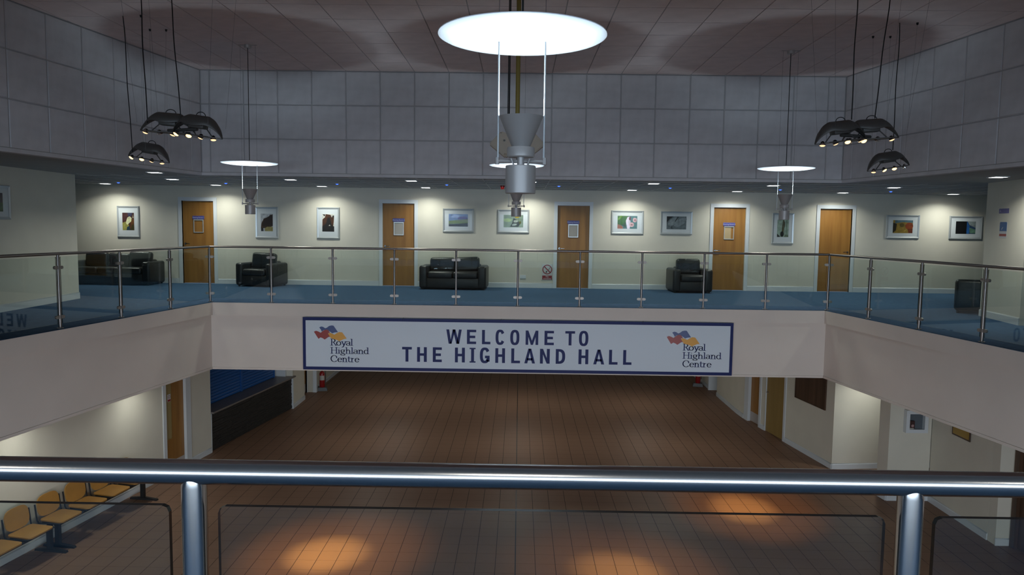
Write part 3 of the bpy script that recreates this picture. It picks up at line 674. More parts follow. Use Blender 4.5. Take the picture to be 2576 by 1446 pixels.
pw(6.283, 1.955, 6.83, 1.19, (140, 160, 145), [((75, 70, 42), [(.4, .1), (.42, .6), (.48, .98), (.58, .98), (.6, .55), (.55, .1)]), ((22, 22, 18), ell(.44, .17, .16, .16)), ((85, 85, 65), ell(.56, .72, .12, .22)), ((70, 95, 72), [(.8, .1), (.8, 1), (.84, 1), (.84, .1)]), ((45, 50, 45), [(0, 0), (0, .2), (.25, .04), (.25, 0)]), ((95, 110, 90), [(.6, 0), (.7, .15), (1, .1), (1, 0)])],
    'picture of a slender stem in a dark vase, behind the right hanging uplighter')
pw(9.111, 1.944, 9.941, 1.363, (140, 115, 45), [((85, 115, 125), [(.1, .75), (.1, 1), (1, 1), (1, .8), (.5, .85)]), ((40, 34, 18), [(0, 0), (0, .8), (.2, .7), (.15, .2)]), ((140, 62, 24), ell(.82, .55, .2, .28)), ((90, 75, 30), ell(.45, .62, .12, .16)), ((100, 45, 20), [(.8, 0), (.75, .3), (1, .35), (1, 0)]), ((190, 165, 90), [(.55, .1), (.75, .35), (.6, .2)])],
    'picture of ginger cattle on golden grass, right of the plain oak door', iw=.49, ih=.32)
pw(10.675, 1.935, 11.487, 1.363, (45, 70, 100), [((16, 17, 20), [(0, 0), (0, 1), (.55, 1), (.55, 0)]), ((40, 95, 160), [(.55, 0), (.55, 1), (.7, .6), (.68, 0)]), ((140, 150, 150), [(.58, 1), (1, 1), (1, .5), (.7, .7)]), ((95, 130, 110), [(.72, .05), (.68, .5), (1, .35), (1, .05)])],
    'picture with a black square and blue strip, last on the right', iw=.49, ih=.31)
xl_ = lambda y: -8.42-(y-3)*.0301
picture((xl_(12.36)+.002, 12.36, 1.555), PI/2+.0301, .80, .575, [((40, 30, 55), [(0, .4), (0, 1), (1, 1), (1, .5)]), ((45, 75, 35), [(0, 0), (0, .45), (1, .48), (1, 0)])], 'white-mounted picture cut off by the left edge of the photo', iw=.42, ih=.31)

# ------------------------------------------------------------------ sofas and armchairs (origin at floor, back against +y, front faces -y)
def seat_unit(name, label, cat, loc, rz, w_, n, d=.82, backs=None, film=(), grp='black leather seating'):
    s = tag(empty(name, loc, rz), label, cat, grp); aw = .20 if n > 1 else .19
    MB().rbox(-w_/2+.02, w_/2-.02, -d+.03, -.02, .03, .28, .02, 2).build('base', LEATHER, s, smooth=50)
    for sx in (-1, 1):
        a, b = sorted((sx*w_/2, sx*(w_/2-aw))); MB().rbox(a, b, -d, 0, .03, .57, .055, 4).build('arm', LEATHER, s, smooth=50)
    MB().rbox(-w_/2+aw-.02, w_/2-aw+.02, -.22, 0, .25, .60, .05, 3).build('back_frame', LEATHER, s, smooth=50)
    iw = (w_-2*aw)/n
    for k in range(n):
        x0 = -w_/2+aw+iw*k; MB().rbox(x0+.004, x0+iw-.004, -d-.01, -.18, .27, .43, .05, 4).build('seat_cushion', LEATHER, s, smooth=50)
        bh, tl = (backs[k] if backs else (.75, 0)); cw = iw*(1.02 if n > 1 else 1.0)
        c = MB().rbox(-cw/2, cw/2, -.10, .10, 0, bh-.40, .07, 4).build('back_cushion', LEATHER, s, smooth=50, loc=(x0+iw/2, -.30, .41), rot=(-.16, tl, 0))
        if k in film:
            random.seed(k+int(w_*100)); g = MB(); nx, nz = 12, 8; vs = []
            for j in range(nz+1):
                for i in range(nx+1): vs.append((-cw/2*.92+cw*.92*i/nx, -.108-random.random()*.014, .05+(bh-.47)*j/nz))
            g.add(vs, [(j*(nx+1)+i, j*(nx+1)+i+1, (j+1)*(nx+1)+i+1, (j+1)*(nx+1)+i) for j in range(nz) for i in range(nx)])
            g.build('plastic_wrap', FILM, c, smooth=30)
    for sx in (-1, 1):
        for yy in (-d+.07, -.07): MB().lathe([(0, 0), (.022, 0), (.026, .035), (0, .035)], 10, sx*(w_/2-.07), yy).build('foot', BLACK, s)
    return s
seat_unit('sofa', 'long black leather sofa against the wall, half hidden by the left wall corner', 'sofa', (-9.92, 18.74, 0), 0, 2.02, 3, backs=[(.76, 0), (.74, .05), (.79, 0)])
seat_unit('armchair', 'black leather armchair with crumpled plastic on its back cushion, left of the second door', 'armchair', (-6.25, 18.72, 0), -.22, 1.0, 1, d=.76, backs=[(.80, .03)], film=(0,))
seat_unit('sofa', 'black leather two-seat sofa with a glossy plastic-wrapped cushion', 'sofa', (-1.57, 18.74, 0), -.04, 1.62, 2, backs=[(.74, -.02), (.76, -.06)], film=(0,))
seat_unit('armchair', 'black leather armchair in front of the fourth door frame', 'armchair', (4.14, 18.72, 0), .02, .96, 1, d=.83, backs=[(.79, 0)], film=(0,))
# lone chair seen from behind at the right
s = tag(empty('lounge_chair', (8.60, 14.20, 0), -.54), 'black chair turned away, its plain rounded back towards the right balustrade', 'chair', 'black leather seating')
MB().rbox(-.31, .31, .0, .14, .045, .65, .07, 5).build('backrest', LEATHER, s, smooth=50)
MB().rbox(-.25, .25, .10, .60, .10, .40, .05, 3).build('seat', LEATHER, s, smooth=50)
for sx in (-.30, .19): MB().rbox(sx, sx+.11, .08, .62, .045, .52, .05, 3).build('arm', LEATHER, s, smooth=50)
for px in (-.24, .24):
    for py in (.06, .56): MB().lathe([(0, 0), (.02, 0), (.025, .05), (0, .05)], 10, px, py).build('foot', BLACK, s)

# ------------------------------------------------------------------ small things on the upper wall
so = tag(MB().rbox(.02, .168, YW-.012, YW+.001, .232, .322, .004, 2).build('wall_socket', WHITE), 'white double power socket low on the wall left of the no smoking sign', 'socket')
sg = tag(empty('no_smoking_sign', (.704, YW, .205)), 'white no smoking sign with red ring and red caption', 'sign')
MB().rbox(-.135, .135, -.006, -.001, 0, .40, .002, 1).build('plate', mat('sign_white', (.55, .57, .56), .4), sg)
mb = MB().mat(RED); n = 36; cz_ = .262; R1, R2 = .122, .098
mb.add([(R1*math.cos(2*PI*i/n), -.0068, cz_+R1*math.sin(2*PI*i/n)) for i in range(n)]+[(R2*math.cos(2*PI*i/n), -.0068, cz_+R2*math.sin(2*PI*i/n)) for i in range(n)], [(i, (i+1) % n, n+(i+1) % n, n+i) for i in range(n)])
q = .7071; mb.flat([(-R1*q*.88-.009, cz_+R1*q*.88-.009), (R1*q*.88-.009, cz_-R1*q*.88-.009), (R1*q*.88+.009, cz_-R1*q*.88+.009), (-R1*q*.88+.009, cz_+R1*q*.88+.009)], -.0071)
mb.flat([(-.122, .008), (.122, .008), (.122, .112), (-.122, .112)], -.0068)
mb.mat(BLACK).flat([(-.045, cz_-.075), (-.018, cz_-.085), (.005, cz_-.045), (-.02, cz_-.03)], -.0066)
mb.flat([(.01, cz_-.03), (.018, cz_-.036), (.075, cz_+.055), (.066, cz_+.06)], -.0066)
mb.build('symbol', None, sg)
for tx, zz in (('No', .083), ('smoking', .035)):
    me = text_mesh(tx, .058); me.materials.append(mat('sign_text_white', (.6, .6, .6), .5)); link('lettering', me, sg, (0, -.0074, zz), (PI/2, 0, 0))
sg2 = empty('wall_sign', (8.505, 13.30, 1.885), -PI/2-.13); tag(sg2, 'small purple sign high on the right-hand pier', 'sign')
MB().rbox(-.17, .17, -.012, -.001, 0, .085, .003, 1).build('plate', PURPLE, sg2)
me = text_mesh('A', .07); me.materials.append(mat('pale_lilac_print', (.42, .45, .62), .5)); link('lettering', me, sg2, (-.12, -.0128, .042), (PI/2, 0, 0))
sg3 = empty('safety_notice', (8.495, 13.285, 1.485), -PI/2-.13); tag(sg3, 'blue and white safety notice with a red strip below, on the right-hand pier', 'sign')
mb = MB().mat(mat('notice_white', (.5, .52, .55), .5)).box(-.125, .125, -.004, -.001, -.03, .25)
mb.mat(SIGNB).plate([(-.12, .09), (.12, .09), (.12, .235), (.1, .25), (-.1, .25), (-.12, .235)], -.006, -.0041); mb.mat(RED).box(-.12, .12, -.006, -.0041, 0, .042)
mb.mat(mat('notice_white', (.5, .52, .55), .5)).flat([(-.06, .12), (-.01, .165), (.0, .155), (-.045, .11)], -.0065)
mb.build('print', None, sg3)

# ------------------------------------------------------------------ downlights and ceiling indicators
def downlight(x, y, z, power, label, grp, size=.2, spread=2.5):
    d = tag(empty('downlight', (x, y, z)), label, 'light', grp); h = size/2
    fr = MB()
    for a in ((-h-.018, h+.018, -h-.018, -h), (-h-.018, h+.018, h, h+.018), (-h-.018, -h, -h, h), (h, h+.018, -h, h)): fr.box(*a, -.012, .002)
    fr.build('trim_ring', WHITE, d)
    MB().box(-h, h, -h, h, -.010, .001).build('diffuser', E_DOWN, d)
    light('lamp', 'AREA', d, (0, 0, -.016), (0, 0, 0), power, (.97, 1, .92), shape='SQUARE', size=size, spread=spread)
    return d
GD = 'square recessed corridor downlights'
k_ = .9887
row2 = [(-10.18, 19.206, 'above the animal-head picture'), (-7.458, 18.855, 'just right of the first door'), (-4.851, 18.52, 'above the bull picture'), (-2.31, 18.478, 'right of the second door'), (.22, 18.44, 'hidden behind the large hanging uplighter, near the wall'), (2.72, 18.395, 'above the picture of pink blooms'), (5.274, 18.551, 'above the fourth door'), (7.84, 18.718, 'above the plain oak door'), (10.504, 18.992, 'between the last two pictures')]
row1 = [(-7.444, 16.085, 'left of the first door, in the front row'), (-4.789, 15.689, 'front row, left of the bull picture'), (-2.252, 15.582, 'front row, by the second door'), (.22, 15.5, 'front row, hidden behind the large hanging uplighter'), (2.73, 15.512, 'front row, right of the pink-bloom picture'), (5.239, 15.698, 'front row, beside the right uplighter rods'), (7.823, 15.882, 'front row, left of the cattle picture'), (-6.759, 13.908, 'front row, below the small left spotlight cluster'), (7.817, 12.446, 'nearest the right edge of the photo')]
for x, y, t in row2: downlight(x*k_, min(y*k_, 18.2), ZC, P_DOWN, 'square white downlight near the wall, '+t, GD)
for x, y, t in row1: downlight(x*k_, y*k_, ZC, P_DOWN, 'square white downlight '+t, GD)
for x in (-5.1, -2.55, 0, 2.55, 5.1): downlight(x, -.75, ZC, P_DOWN*.7, 'square downlight over the near balcony, behind the camera, '+{-5.1: 'far left', -2.55: 'left', 0: 'middle', 2.55: 'right', 5.1: 'far right'}[x], GD)
ind = None
for j, (x, y) in enumerate([(-9.534, 17.811), (-6.845, 17.473), (-4.19, 17.213), (-1.656, 16.97), (.866, 16.974), (3.399, 17.153), (5.954, 17.341), (8.567, 17.531)]):
    if ind is None:
        ind = empty('indicator_lamp', (x*k_, y*k_, ZC))
        MB().lathe([(0, -.006), (.05, -.006), (.055, 0), (0, .001)], 16).build('bezel', WHITE, ind, smooth=40)
        MB().lathe([(0, -.022), (.02, -.019), (.03, -.0062)], 14).build('lens', E_BLUE, ind, smooth=40); o = ind
    else: o = copy_tree(ind)
    o.location = (x*k_, y*k_, ZC)
    wh = ['far left, over the long sofa', 'right of the first door', 'right of the bull picture', 'right of the second door', 'above the third door', 'above the grey leaf picture', 'beside the right uplighter', 'by the cattle picture'][j]
    tag(o, 'tiny blue ceiling light '+wh, 'light', 'blue ceiling indicator lights')
bc = tag(empty('fire_beacon', (-.408*k_, 17.189*k_, ZC)), 'red fire alarm beacon on the corridor ceiling beside the hanging uplighter', 'alarm')
MB().lathe([(0, -.03), (.05, -.03), (.05, .001), (0, .001)], 20).build('base', RED, bc, smooth=40)
MB().lathe([(0, -.085), (.03, -.08), (.042, -.06), (.042, -.03)], 20).build('lens', REDGLASS, bc, smooth=40)
for x, y in ((XGL(13.3)+.52, 13.3), (XGL(10.7)+.52, 10.7), (XGL(8.1)+.52, 8.1)):
    downlight(x, y, -1.32, P_GROUND, 'downlight under the left balcony, '+{13.3: 'by the oak door', 10.7: 'over the middle of the seats', 8.1: 'over the nearest seats'}[y], 'downlights under the balcony')
downlight(7.35, 15.05, -1.32, P_GROUND*1.4, 'downlight in the passage behind the pillar on the right', 'downlights under the balcony')
for x in (-3.5, 0, 3.5):
    for y in (17.0, 21.0): downlight(x, y, -1.32, P_GROUND*1.7, 'lower hall downlight, '+{-3.5: 'left', 0: 'middle', 3.5: 'right'}[x]+' of the row '+('just behind the banner' if y < 18 else 'deep in the hall'), 'downlights under the balcony', spread=3.14, size=.3)

# ------------------------------------------------------------------ hanging uplighters
def uplighter(label, x, y, dz, ztop=ZT, rz=0):
    t = tag(empty('pendant_uplighter', (x, y, 1.744+dz), rz), label, 'pendant light', 'hanging disc uplighters')
    B = 1.744
    prof = [(0, 2.549), (.20, 2.551), (.36, 2.560), (.435, 2.572), (.450, 2.580), (.450, 2.584), (.43, 2.590), (.30, 2.606), (0, 2.615)]
    MB().lathe([(r, z-B) for r, z in prof], 64).build('disc_reflector', REFL, t, smooth=60)
    MB().lathe([(r, z-B) for r, z in [(.046, 1.985), (.117, 2.152), (.119, 2.156), (.114, 2.156), (.043, 1.99)]], 40).build('cone_shade', mat('cone_grey_shaded', (.34, .32, .31), .5, .2), t, smooth=40)  # darker grey than the canister: shade of its downward face put into colour
    MB().lathe([(r, z-B) for r, z in [(0, 1.938), (.070, 1.938), (.075, 1.943), (.075, 1.985), (.071, 1.992), (0, 1.992)]], 36).build('collar', ALU, t, smooth=35)
    MB().lathe([(r, z-B) for r, z in [(0, 1.744), (.079, 1.744), (.082, 1.747), (.082, 1.890), (.078, 1.894), (0, 1.894)]], 36).build('canister', ALU, t, smooth=35)
    br = MB().tube([(-.135, 0, 1.918-B), (.135, 0, 1.918-B)], .008, 8).lathe([(0, 1.892-B), (.02, 1.892-B), (.02, 1.94-B), (0, 1.94-B)], 14)
    for sx in (-1, 1):
        br.tube([(sx*.128, 0, 1.900-B), (sx*.128, 0, 1.937-B)], .011, 8); br.tube([(sx*.05, -.02, 1.93-B), (sx*.035, -.02, 1.89-B)], .005, 6); br.tube([(sx*.05, .02, 1.93-B), (sx*.035, .02, 1.89-B)], .005, 6)
    br.build('bracket', ALU, t, smooth=40)
    for sx in (-1, 1):
        MB().tube([(sx*.124, 0, 1.935-B), (sx*.124, 0, 2.56-B)], .0045, 8).build('rod', WHITE, t)  # white here stands in for the bright lamp light on the rods
        MB().tube([(sx*.124, 0, 2.58-B), (sx*.124, 0, ztop-B-dz)], .0016, 5).build('suspension_wire', WIRE, t)
    MB().tube([(0, 0, 2.61-B), (0, 0, ztop-B-dz)], .006, 6).build('cable', CABLE, t)
    cr = MB().lathe([(0, ztop-dz-B-.05), (.055, ztop-dz-B-.05), (.06, ztop-dz-B-.04), (.06, ztop-dz-B), (0, ztop-dz-B)], 18).box(-.15, .15, -.012, .012, ztop-dz-B-.008, ztop-dz-B)
    cr.build('ceiling_rose', ALU, t, smooth=40)
    MB().lathe([(0, 2.03-B), (.025, 2.03-B), (.03, 2.045-B), (0, 2.05-B)], 14).build('lamp_capsule', E_HALO2, t)
    light('lamp', 'SPOT', t, (0, 0, 2.058-B), (PI, 0, 0), P_UP, (.72, .88, 1.0), spot_size=2.35, spot_blend=.5, shadow_soft_size=.05)
    return t
uplighter('large disc uplighter hanging in the middle of the atrium, nearest the camera', 0, 4.1, 0, rz=-.03)
uplighter('far hanging uplighter on the left', -4.46, 12.4, -.05)
uplighter('far hanging uplighter in the middle, half hidden behind the large one', -.064, 12.4, -.035)
uplighter('far hanging uplighter on the right', 4.336, 12.4, -.03)

# ------------------------------------------------------------------ halogen spotlight clusters
def module(t, ox, oy, oz, rz, lit, tilt=0):
    m = empty('spot_module', (ox, oy, oz), rz, t); m.rotation_euler = (0, tilt, rz)
    def arch_pts(q):                       # q in -1..1 -> x,z of arch and half width
        a = abs(q); s_ = math.copysign(1, q)
        if a < .34: x = q*.36; z = .235
        else: t_ = (a-.34)/.66; x = s_*(.1224+.2076*t_); z = .235*(1-t_**1.7)
        return x, z, .155*(1-.95*a**1.9)
    n = 24; vs = []; fs = []
    for k in range(n+1):
        x, z, hw = arch_pts(-1+2*k/n)
        for j in range(5): f = -1+2*j/4; vs.append((x, f*hw, z-.13*f*f*(hw/.155)**.7*(1-abs(-1+2*k/n)**3)*(1 if f < 0 else .6)))
    for k in range(n):
        for j in range(4): fs.append((k*5+j, (k+1)*5+j, (k+1)*5+j+1, k*5+j+1))
    a = MB().add(vs, fs).build('arched_shade', DKMETAL, m, smooth=45)
    md = a.modifiers.new('thickness', 'SOLIDIFY'); md.thickness = .006
    MB().prism([(-.33, 0), (-.2, -.085), (.2, -.085), (.33, 0), (.2, .085), (-.2, .085)], -.008, .004).build('base_plate', DKMETAL, m)
    MB().rbox(-.10, .10, -.06, .06, .08, .21, .015, 2).build('housing', DKMETAL, m, smooth=40)
    MB().tube([(.06*math.cos(PI*i/10)+.02, 0, .23+.045*math.sin(PI*i/10)) for i in range(11)], .005, 6).build('loop_handle', CABLE, m, smooth=40)
    for x in (-.2, .2): MB().tube([(x*.5, 0, .1), (x, 0, .0)], .007, 6).build('strut', DKMETAL, m)
    for k, (bx, strength) in enumerate(zip((-.25, -.09, .07, .23), lit)):
        b = empty('bulb', (bx, -.03, -.008), 0, m); b.rotation_euler = (-.55 if strength == 2 else (-.15 if strength else .2), .25*(-1)**k, 0)
        MB().lathe([(.012, .03), (.024, .018), (.034, -.012), (.036, -.022), (.031, -.020), (.0, .012)], 18).build('bulb_reflector', CHROME, b, smooth=45)
        MB().lathe([(0, -.034), (.022, -.029), (.034, -.018), (.0, -.008)], 16).build('bulb_lens', E_HALO if strength == 2 else (E_HALO2 if strength else SILVER), b)
    return m
def cluster(label, x, y, z, rz, mods, cords, spots, anchors):
    t = tag(empty('spotlight_cluster', (x, y, z), rz), label, 'spotlight', 'hanging halogen spotlight clusters')
    for mo in mods: module(t, *mo)
    if len(mods) > 1: MB().tube([(mods[0][0], mods[0][1], .07), (mods[-1][0], mods[-1][1], .07)], .02, 8).build('crossbar', DKMETAL, t, smooth=40)
    cs = math.cos(-rz); sn = math.sin(-rz)
    for (ax, ay), (bx, by, bz) in cords:
        lx, ly = (ax-x)*cs-(ay-y)*sn, (ax-x)*sn+(ay-y)*cs; H = ZT-z
        pts = [(lx+(bx-lx)*f+.012*math.sin(9*f)*(1-f), ly+(by-ly)*f, H+(bz-H)*f) for f in [i/12 for i in range(13)]]
        MB().tube(pts, .0065, 6).build('cord', CABLE, t, smooth=60)
    for ax, ay in anchors:
        lx, ly = (ax-x)*cs-(ay-y)*sn, (ax-x)*sn+(ay-y)*cs
        MB().tube([(lx*.75, ly*.75, .12), (lx, ly, ZT-z)], .0013, 5).build('suspension_wire', WIRE, t)
        MB().lathe([(0, ZT-z-.03), (.012, ZT-z-.03), (.018, ZT-z), (0, ZT-z)], 8, lx, ly).build('ceiling_hook', CABLE, t)
    for (px, py, pz, tx, ty, e, ang) in spots:
        wp = Vector((x+px*math.cos(rz)-py*math.sin(rz), y+px*math.sin(rz)+py*math.cos(rz), z+pz))
        d = Vector((tx, ty, ZG))-wp; q = d.to_track_quat('-Z', 'Y').to_euler()
        for e_, a_, c_, ox in ((e, ang*.78, (1.0, .64, .24), 0), (e*.34, ang*1.75, (1.0, .50, .16), .07)):      # narrow bulb beam, plus a dim redder lamp added for the pool's soft edge
            lo = light('lamp', 'SPOT', t, (px+ox, py, pz), None, e_, c_, spot_size=a_, spot_blend=1.0, shadow_soft_size=.03)
            lo.rotation_mode = 'QUATERNION'; lo.rotation_quaternion = Matrix.Rotation(-rz, 3, 'Z').to_quaternion() @ d.to_track_quat('-Z', 'Y')
    return t
cluster('double halogen spotlight cluster hanging at left', -4.03, 9.0, 2.58, -.06, [(-.21, .06, .045, .12, (1, 0, 1, 0), .07), (.21, -.06, 0, -.12, (2, 2, 1, 1), .14)],
        [((-4.55, 9.1), (-.43, .0, .15)), ((-4.15, 9.0), (-.02, 0, .24))], [(.12, -.04, -.06, -2.90, 11.07, P_SPOT*1.5, .30)], [(-4.6, 8.7), (-3.5, 8.7), (-4.6, 9.4), (-3.5, 9.4)])
cluster('double halogen spotlight cluster hanging at right', 3.95, 9.0, 2.60, .06, [(-.21, -.06, 0, .12, (1, 1, 2, 1), -.14), (.21, .06, .045, -.12, (0, 2, 0, 1), -.07)],
        [((3.93, 9.1), (-.06, 0, .26)), ((4.32, 9.1), (.22, 0, .28))], [(-.1, -.04, -.06, 4.12, 13.23, P_SPOT*1.3, .25), (.1, -.04, -.06, 1.55, 10.65, P_SPOT*.95, .30)], [(3.5, 8.7), (4.6, 8.7), (3.5, 9.4), (4.6, 9.4)])
cluster('small halogen spotlight cluster at far left, below the double one', -5.48, 11.1, 2.45, .0, [(0, 0, .02, -.12, (2, 2, 1, 1), .16)], [((-5.62, 10.75), (-.24, 0, .12))], [], [(-5.34, 10.7), (-5.59, 11.46), (-5.35, 11.47)])
cluster('small halogen spotlight cluster at far right, below the double one', 5.37, 11.1, 2.45, .0, [(0, 0, .02, .12, (1, 2, 2, 0), -.16)], [((5.22, 10.69), (.05, 0, .28))], [], [(5.46, 10.68), (5.20, 11.43), (5.45, 11.42)])

# ------------------------------------------------------------------ loudspeaker cluster on the yellow pole
t = tag(empty('loudspeaker_cluster', (-.045, 9.0, 2.35)), 'beige angled loudspeakers on a yellow pole behind the large hanging uplighter', 'loudspeaker')
MB().lathe([(0, .1), (.026, .1), (.026, ZT-2.35), (0, ZT-2.35)], 16).build('pole', YELLOW, t, smooth=40)
MB().tube([(-.10, 0, .25), (-.095, 0, ZT-2.35)], .008, 6).build('cable', CABLE, t); MB().tube([(-.115, 0, .25), (-.11, 0, ZT-2.35)], .006, 6).build('cable', CABLE, t)
for sx in (-1, 1):
    p = MB().add([(sx*a, b, c) for a, b, c in [(.03, -.08, .27), (.03, .08, .27), (.19, .09, .32), (.19, -.09, .32), (.03, -.08, .06), (.03, .08, .06), (.14, .09, .015), (.14, -.09, .015), (.33, -.1, .17), (.33, .1, .17)]], [])
    v = [Vector(q) for q in p.v]; bm = bmesh.new()
    for q in v: bm.verts.new(q)
    bmesh.ops.convex_hull(bm, input=bm.verts[:]); bmesh.ops.bevel(bm, geom=bm.edges[:], offset=.012, segments=2, affect='EDGES'); me = bpy.data.meshes.new('speaker_box'); bm.to_mesh(me); bm.free(); me.materials.append(BEIGE)
    b = link('speaker_box', me, t)
    MB().lathe([(0, 0), (.012, 0), (.012, .012), (0, .012)], 10).build('bolt', DKMETAL, b, loc=(sx*.15, -.09, .21), rot=(PI/2, 0, 0))

# ------------------------------------------------------------------ shuttered counter on the lower floor
cA, cB = Vector((XGL(16.06), 16.06, 0)), Vector((-6.125, 20.02, 0)); cd = cB-cA; CLn = cd.length; cr_ = math.atan2(cd.y, cd.x)
c = tag(empty('service_counter', (cA.x, cA.y, ZG), cr_), 'counter base clad in dark split slate below the blue shutters', 'counter')
MB().box(0.03, CLn, .05, .42, 0, .86).build('body', BLACK, c)
random.seed(3); st = MB(); z = .02
while z < .85:
    h_ = random.uniform(.022, .036); x = .035
    while x < CLn-.01:
        L_ = min(random.uniform(.15, .45), CLn-.01-x); pr = random.uniform(.0, .018)
        st.box(x, x+L_-.003, .03-pr, .055, z, min(z+h_-.004, .858)); x += L_
    z += h_
tag(st.build('slate_cladding', SLATE, c), kind='stuff')
MB().box(-.002, .03, .0, .06, 0, .86).build('end_post', WHITE, c); MB().box(CLn-.0, CLn+.04, -.012, .1, 0, .86).build('end_post', WHITE, c)
tp = tag(MB().rbox(0, CLn+.10, -.06, .46, .862, .90, .006, 2).build('worktop', WORKTOP, None, loc=(cA.x, cA.y, ZG), rot=(0, 0, cr_)), 'long grey worktop on the slate-clad counter', 'worktop')
for j, (a, b) in enumerate(((.12, 1.98), (2.06, 3.72))):
    sh = tag(empty('roller_shutter', (cA.x, cA.y, ZG+.902), cr_), ['blue slatted roller shutter, nearer half of the counter', 'blue slatted roller shutter, farther half of the counter'][j], 'shutter', 'blue roller shutters')
    slat = MB().add([(a, .402, 0), (b, .402, 0), (b, .392, .02), (a, .392, .02), (b, .392, .05), (a, .392, .05), (b, .402, .07), (a, .402, .07), (a, .412, 0), (b, .412, 0), (b, .412, .07), (a, .412, .07)],
        [(0, 1, 2, 3), (3, 2, 4, 5), (5, 4, 6, 7), (9, 8, 11, 10), (8, 9, 1, 0), (7, 6, 10, 11)]).mesh('slat', SHUT)
    for k in range(18): link('slat', slat, sh, (0, 0, .004+k*.0735))
    MB().box(a-.05, a, .38, .43, 0, 1.33).build('guide_rail', SHUT, sh); MB().box(b, b+.03, .38, .43, 0, 1.33).build('guide_rail', SHUT, sh)
struct(MB().box(-.3, CLn+.3, .47, .55, 0, 2.24).build('wall_ground_counter', CREAM, loc=(cA.x, cA.y, ZG), rot=(0, 0, cr_)))
struct(MB().box(CLn-.10, CLn+.02, .16, .47, .90, 2.24).build('trim_15', WHITE, loc=(cA.x, cA.y, ZG), rot=(0, 0, cr_)))
struct(MB().box(-.16, -.0, .14, .47, 0, 2.24).build('wall_ground_counter_side', CREAM, loc=(cA.x, cA.y, ZG), rot=(0, 0, cr_)))

# ------------------------------------------------------------------ beam seating
def bench(label, ys, legs):
    y0 = ys[0]; rz = math.atan2(1, .15)
    b = tag(empty('beam_seating', (XGL(y0), y0, ZG), rz), label, 'bench', 'beam seating along the lower left wall')   # local x along wall, -y into the hall
    seatm = MB(); n = 10
    def rr(w_, d_, r_, k=5):
        o = []
        for cx, cy, a0 in ((w_/2-r_, -d_/2+r_, -90), (w_/2-r_, d_/2-r_, 0), (-w_/2+r_, d_/2-r_, 90), (-w_/2+r_, -d_/2+r_, 180)):
            for i in range(k): a = math.radians(a0+90*i/(k-1)); o.append((cx+r_*math.cos(a), cy+r_*math.sin(a)))
        return o
    sm = MB().prism(rr(.46, .40, .06), 0, .022).mesh('seat', SEATW, 40)
    bm_ = MB().plate([(.22*math.copysign(abs(math.cos(2*PI*i/40))**(2/3.2), math.cos(2*PI*i/40)), .165*math.copysign(abs(math.sin(2*PI*i/40))**(2/3.0), math.sin(2*PI*i/40))) for i in range(40)], -.009, .009).mesh('backrest', SEATW, 40)
    for y in ys:
        s_ = (y-y0)*S15
        link('seat', sm, b, (s_, -.33, .445), (.03, 0, 0))
        bk = link('backrest', bm_, b, (s_, -.105, .645), (-.14, 0, 0))
        for sx in (-.245, .245):
            MB().tube([(s_+sx, -.52, .435), (s_+sx, -.14, .425), (s_+sx, -.115, .47), (s_+sx, -.085, .71)], .013, 6).build('side_bracket', BLACK, b)
        MB().box(s_-.22, s_+.22, -.47, -.18, .415, .44).build('seat_pan', BLACK, b)
    a, z = (legs[0]-y0)*S15-.03, (legs[1]-y0)*S15+.03
    MB().box(a, z, -.37, -.29, .34, .415).build('beam', BLACK, b)
    for ly in legs:
        s_ = (ly-y0)*S15; lg = MB().box(s_-.028, s_+.028, -.365, -.295, .045, .36)
        lg.add([(s_-.03, -.62, 0), (s_+.03, -.62, 0), (s_+.03, -.08, 0), (s_-.03, -.08, 0), (s_-.025, -.61, .03), (s_+.025, -.61, .03), (s_+.03, -.33, .055), (s_-.03, -.33, .055), (s_+.025, -.09, .03), (s_-.025, -.09, .03)],
               [(3, 2, 1, 0), (0, 1, 5, 4), (4, 5, 6, 7), (7, 6, 8, 9), (9, 8, 2, 3), (0, 4, 7, 9, 3), (1, 2, 8, 6, 5)])
        lg.build('leg', BLACK, b)
    return b
bench('row of beech plywood beam seats farther from the camera, four seats', [11.33, 11.90, 12.47, 13.04], [11.25, 13.27])
bench('row of beech plywood beam seats nearer the camera, cut by the left edge', [9.02, 9.59, 10.16, 10.73], [8.85, 11.08])

# ------------------------------------------------------------------ lower floor details
def extinguisher(loc, label, rz=0):
    stn = tag(MB().add([(-.16, -.13, 0), (.16, -.13, 0), (.16, .13, 0), (-.16, .13, 0), (-.13, -.10, .10), (.13, -.10, .10), (.13, .10, .10), (-.13, .10, .10)], [(3, 2, 1, 0), (4, 5, 6, 7), (0, 1, 5, 4), (1, 2, 6, 5), (2, 3, 7, 6), (3, 0, 4, 7)]).build('extinguisher_stand', GREYP, None, loc=loc, rot=(0, 0, rz)),
              'grey plastic stand under the '+label, 'stand', 'extinguisher stands')
    e = tag(empty('fire_extinguisher', (loc[0], loc[1], loc[2]+.101), rz), label, 'fire extinguisher', 'fire extinguishers')
    MB().lathe([(0, 0), (.075, 0), (.08, .01), (.08, .40), (.072, .44), (.045, .475), (.025, .485), (.022, .50), (0, .50)], 22).build('cylinder', RED, e, smooth=40)
    MB().lathe([(.02, .50), (.024, .50), (.024, .535), (0, .535)], 12).box(-.012, .012, -.10, .02, .535, .55).box(-.012, .012, -.10, .0, .565, .575).build('valve', BLACK, e)
    MB().tube([(.02, 0, .52), (.085, .0, .50), (.105, 0, .40), (.10, -.01, .22), (.095, -.02, .12)], .011, 8).build('hose', BLACK, e, smooth=50)
    MB().add([(.0812*math.sin(-1.0+.25*i), -.0812*math.cos(-1.0+.25*i), z) for z in (.22, .36) for i in range(9)], [(i, i+1, 10+i, 9+i) for i in range(8)]).build('label_sticker', PAPER, e)
extinguisher((-5.93, 22.33, ZG), 'red fire extinguisher below the left end of the banner', .2)
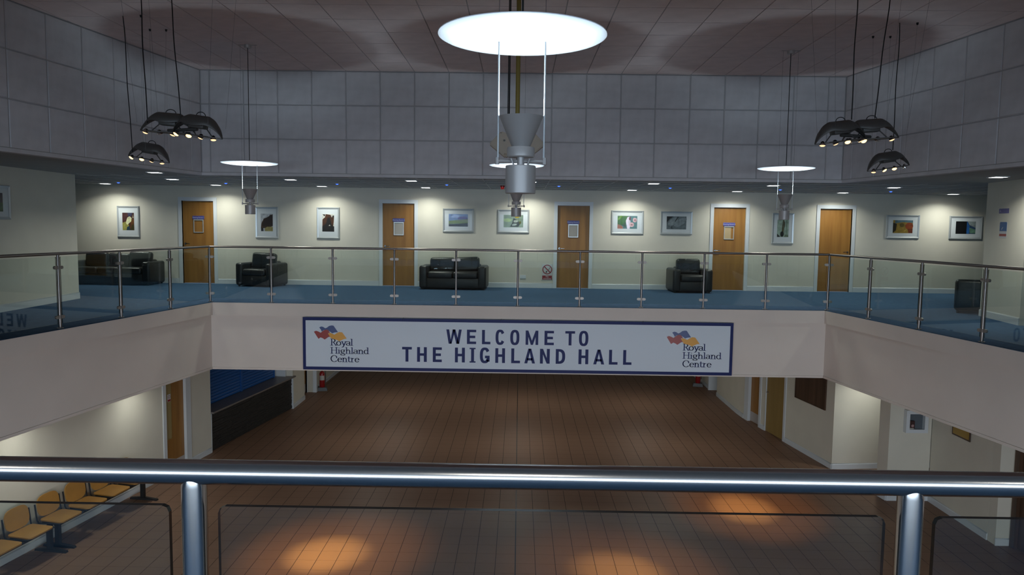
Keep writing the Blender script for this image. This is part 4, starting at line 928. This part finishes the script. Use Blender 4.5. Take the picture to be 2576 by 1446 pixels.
extinguisher((5.78, 23.75, ZG), 'red fire extinguisher below the right end of the banner', -.2)
bd = tag(empty('notice_board', (XGR(16.515), 16.515, ZG+1.185), aR), 'dark brown wooden board on the cream wall right of the khaki door', 'board')
MB().box(-.61, .61, -.022, -.004, .02, .98).build('board', DKWOOD, bd)
fr = MB()
for a in ((-.632, .632, 0, .022), (-.632, .632, .978, 1.0), (-.632, -.61, .022, .978), (.61, .632, .022, .978)): fr.box(a[0], a[1], -.030, 0, a[2], a[3])
fr.build('frame', DKWOOD, bd)
bx = tag(empty('display_case', (7.41, 13.785, ZG+1.325), .02), 'white wall-mounted display case with a dark object inside, on the pillar', 'display case')
mb = MB(); W2, H2, Dp = .205, .42, .10; f = .065
mb.box(-W2, -W2+f, -Dp, 0, 0, H2).box(W2-f, W2, -Dp, 0, 0, H2).box(-W2+f, W2-f, -Dp, 0, 0, f).box(-W2+f, W2-f, -Dp, 0, H2-f, H2).box(-W2+f, W2-f, -.012, 0, f, H2-f)
mb.build('case', WHITE, bx)
MB().mat(mat('case_lining', (.10, .12, .14), .7)).box(-W2+f, W2-f, -.016, -.0125, f, H2-f).build('lining', None, bx)
it = MB().mat(mat('maroon_plastic', (.05, .015, .015), .4)).rbox(-.135, -.03, -.075, -.017, .068, .22, .01, 2).build('item', None, bx)
MB().lathe([(0, 0), (.026, 0), (.026, .004), (0, .004)], 16).build('badge', mat('badge_pink', (.4, .25, .25), .5), it, loc=(-.075, -.075, .13), rot=(PI/2, 0, 0))
MB().box(-.13, -.05, -.08, -.06, .066, .09).build('caption', PAPER, bx)
MB().add([(-W2+f, -Dp+.006, f), (W2-f, -Dp+.006, f), (W2-f, -Dp+.006, H2-f), (-W2+f, -Dp+.006, H2-f)], [(0, 1, 2, 3)]).build('glass', PGLASS, bx)
pq = tag(empty('wall_plaque', (7.757, 12.88, ZG+1.47), -PI/2+.0113), 'brass plaque in a dark wood frame high on the right wall', 'plaque')
MB().rbox(-.26, .26, -.022, -.002, 0, .26, .004, 1).build('backing', DKWOOD, pq); MB().box(-.225, .235, -.026, -.0215, .03, .23).build('brass_plate', BRASS, pq)
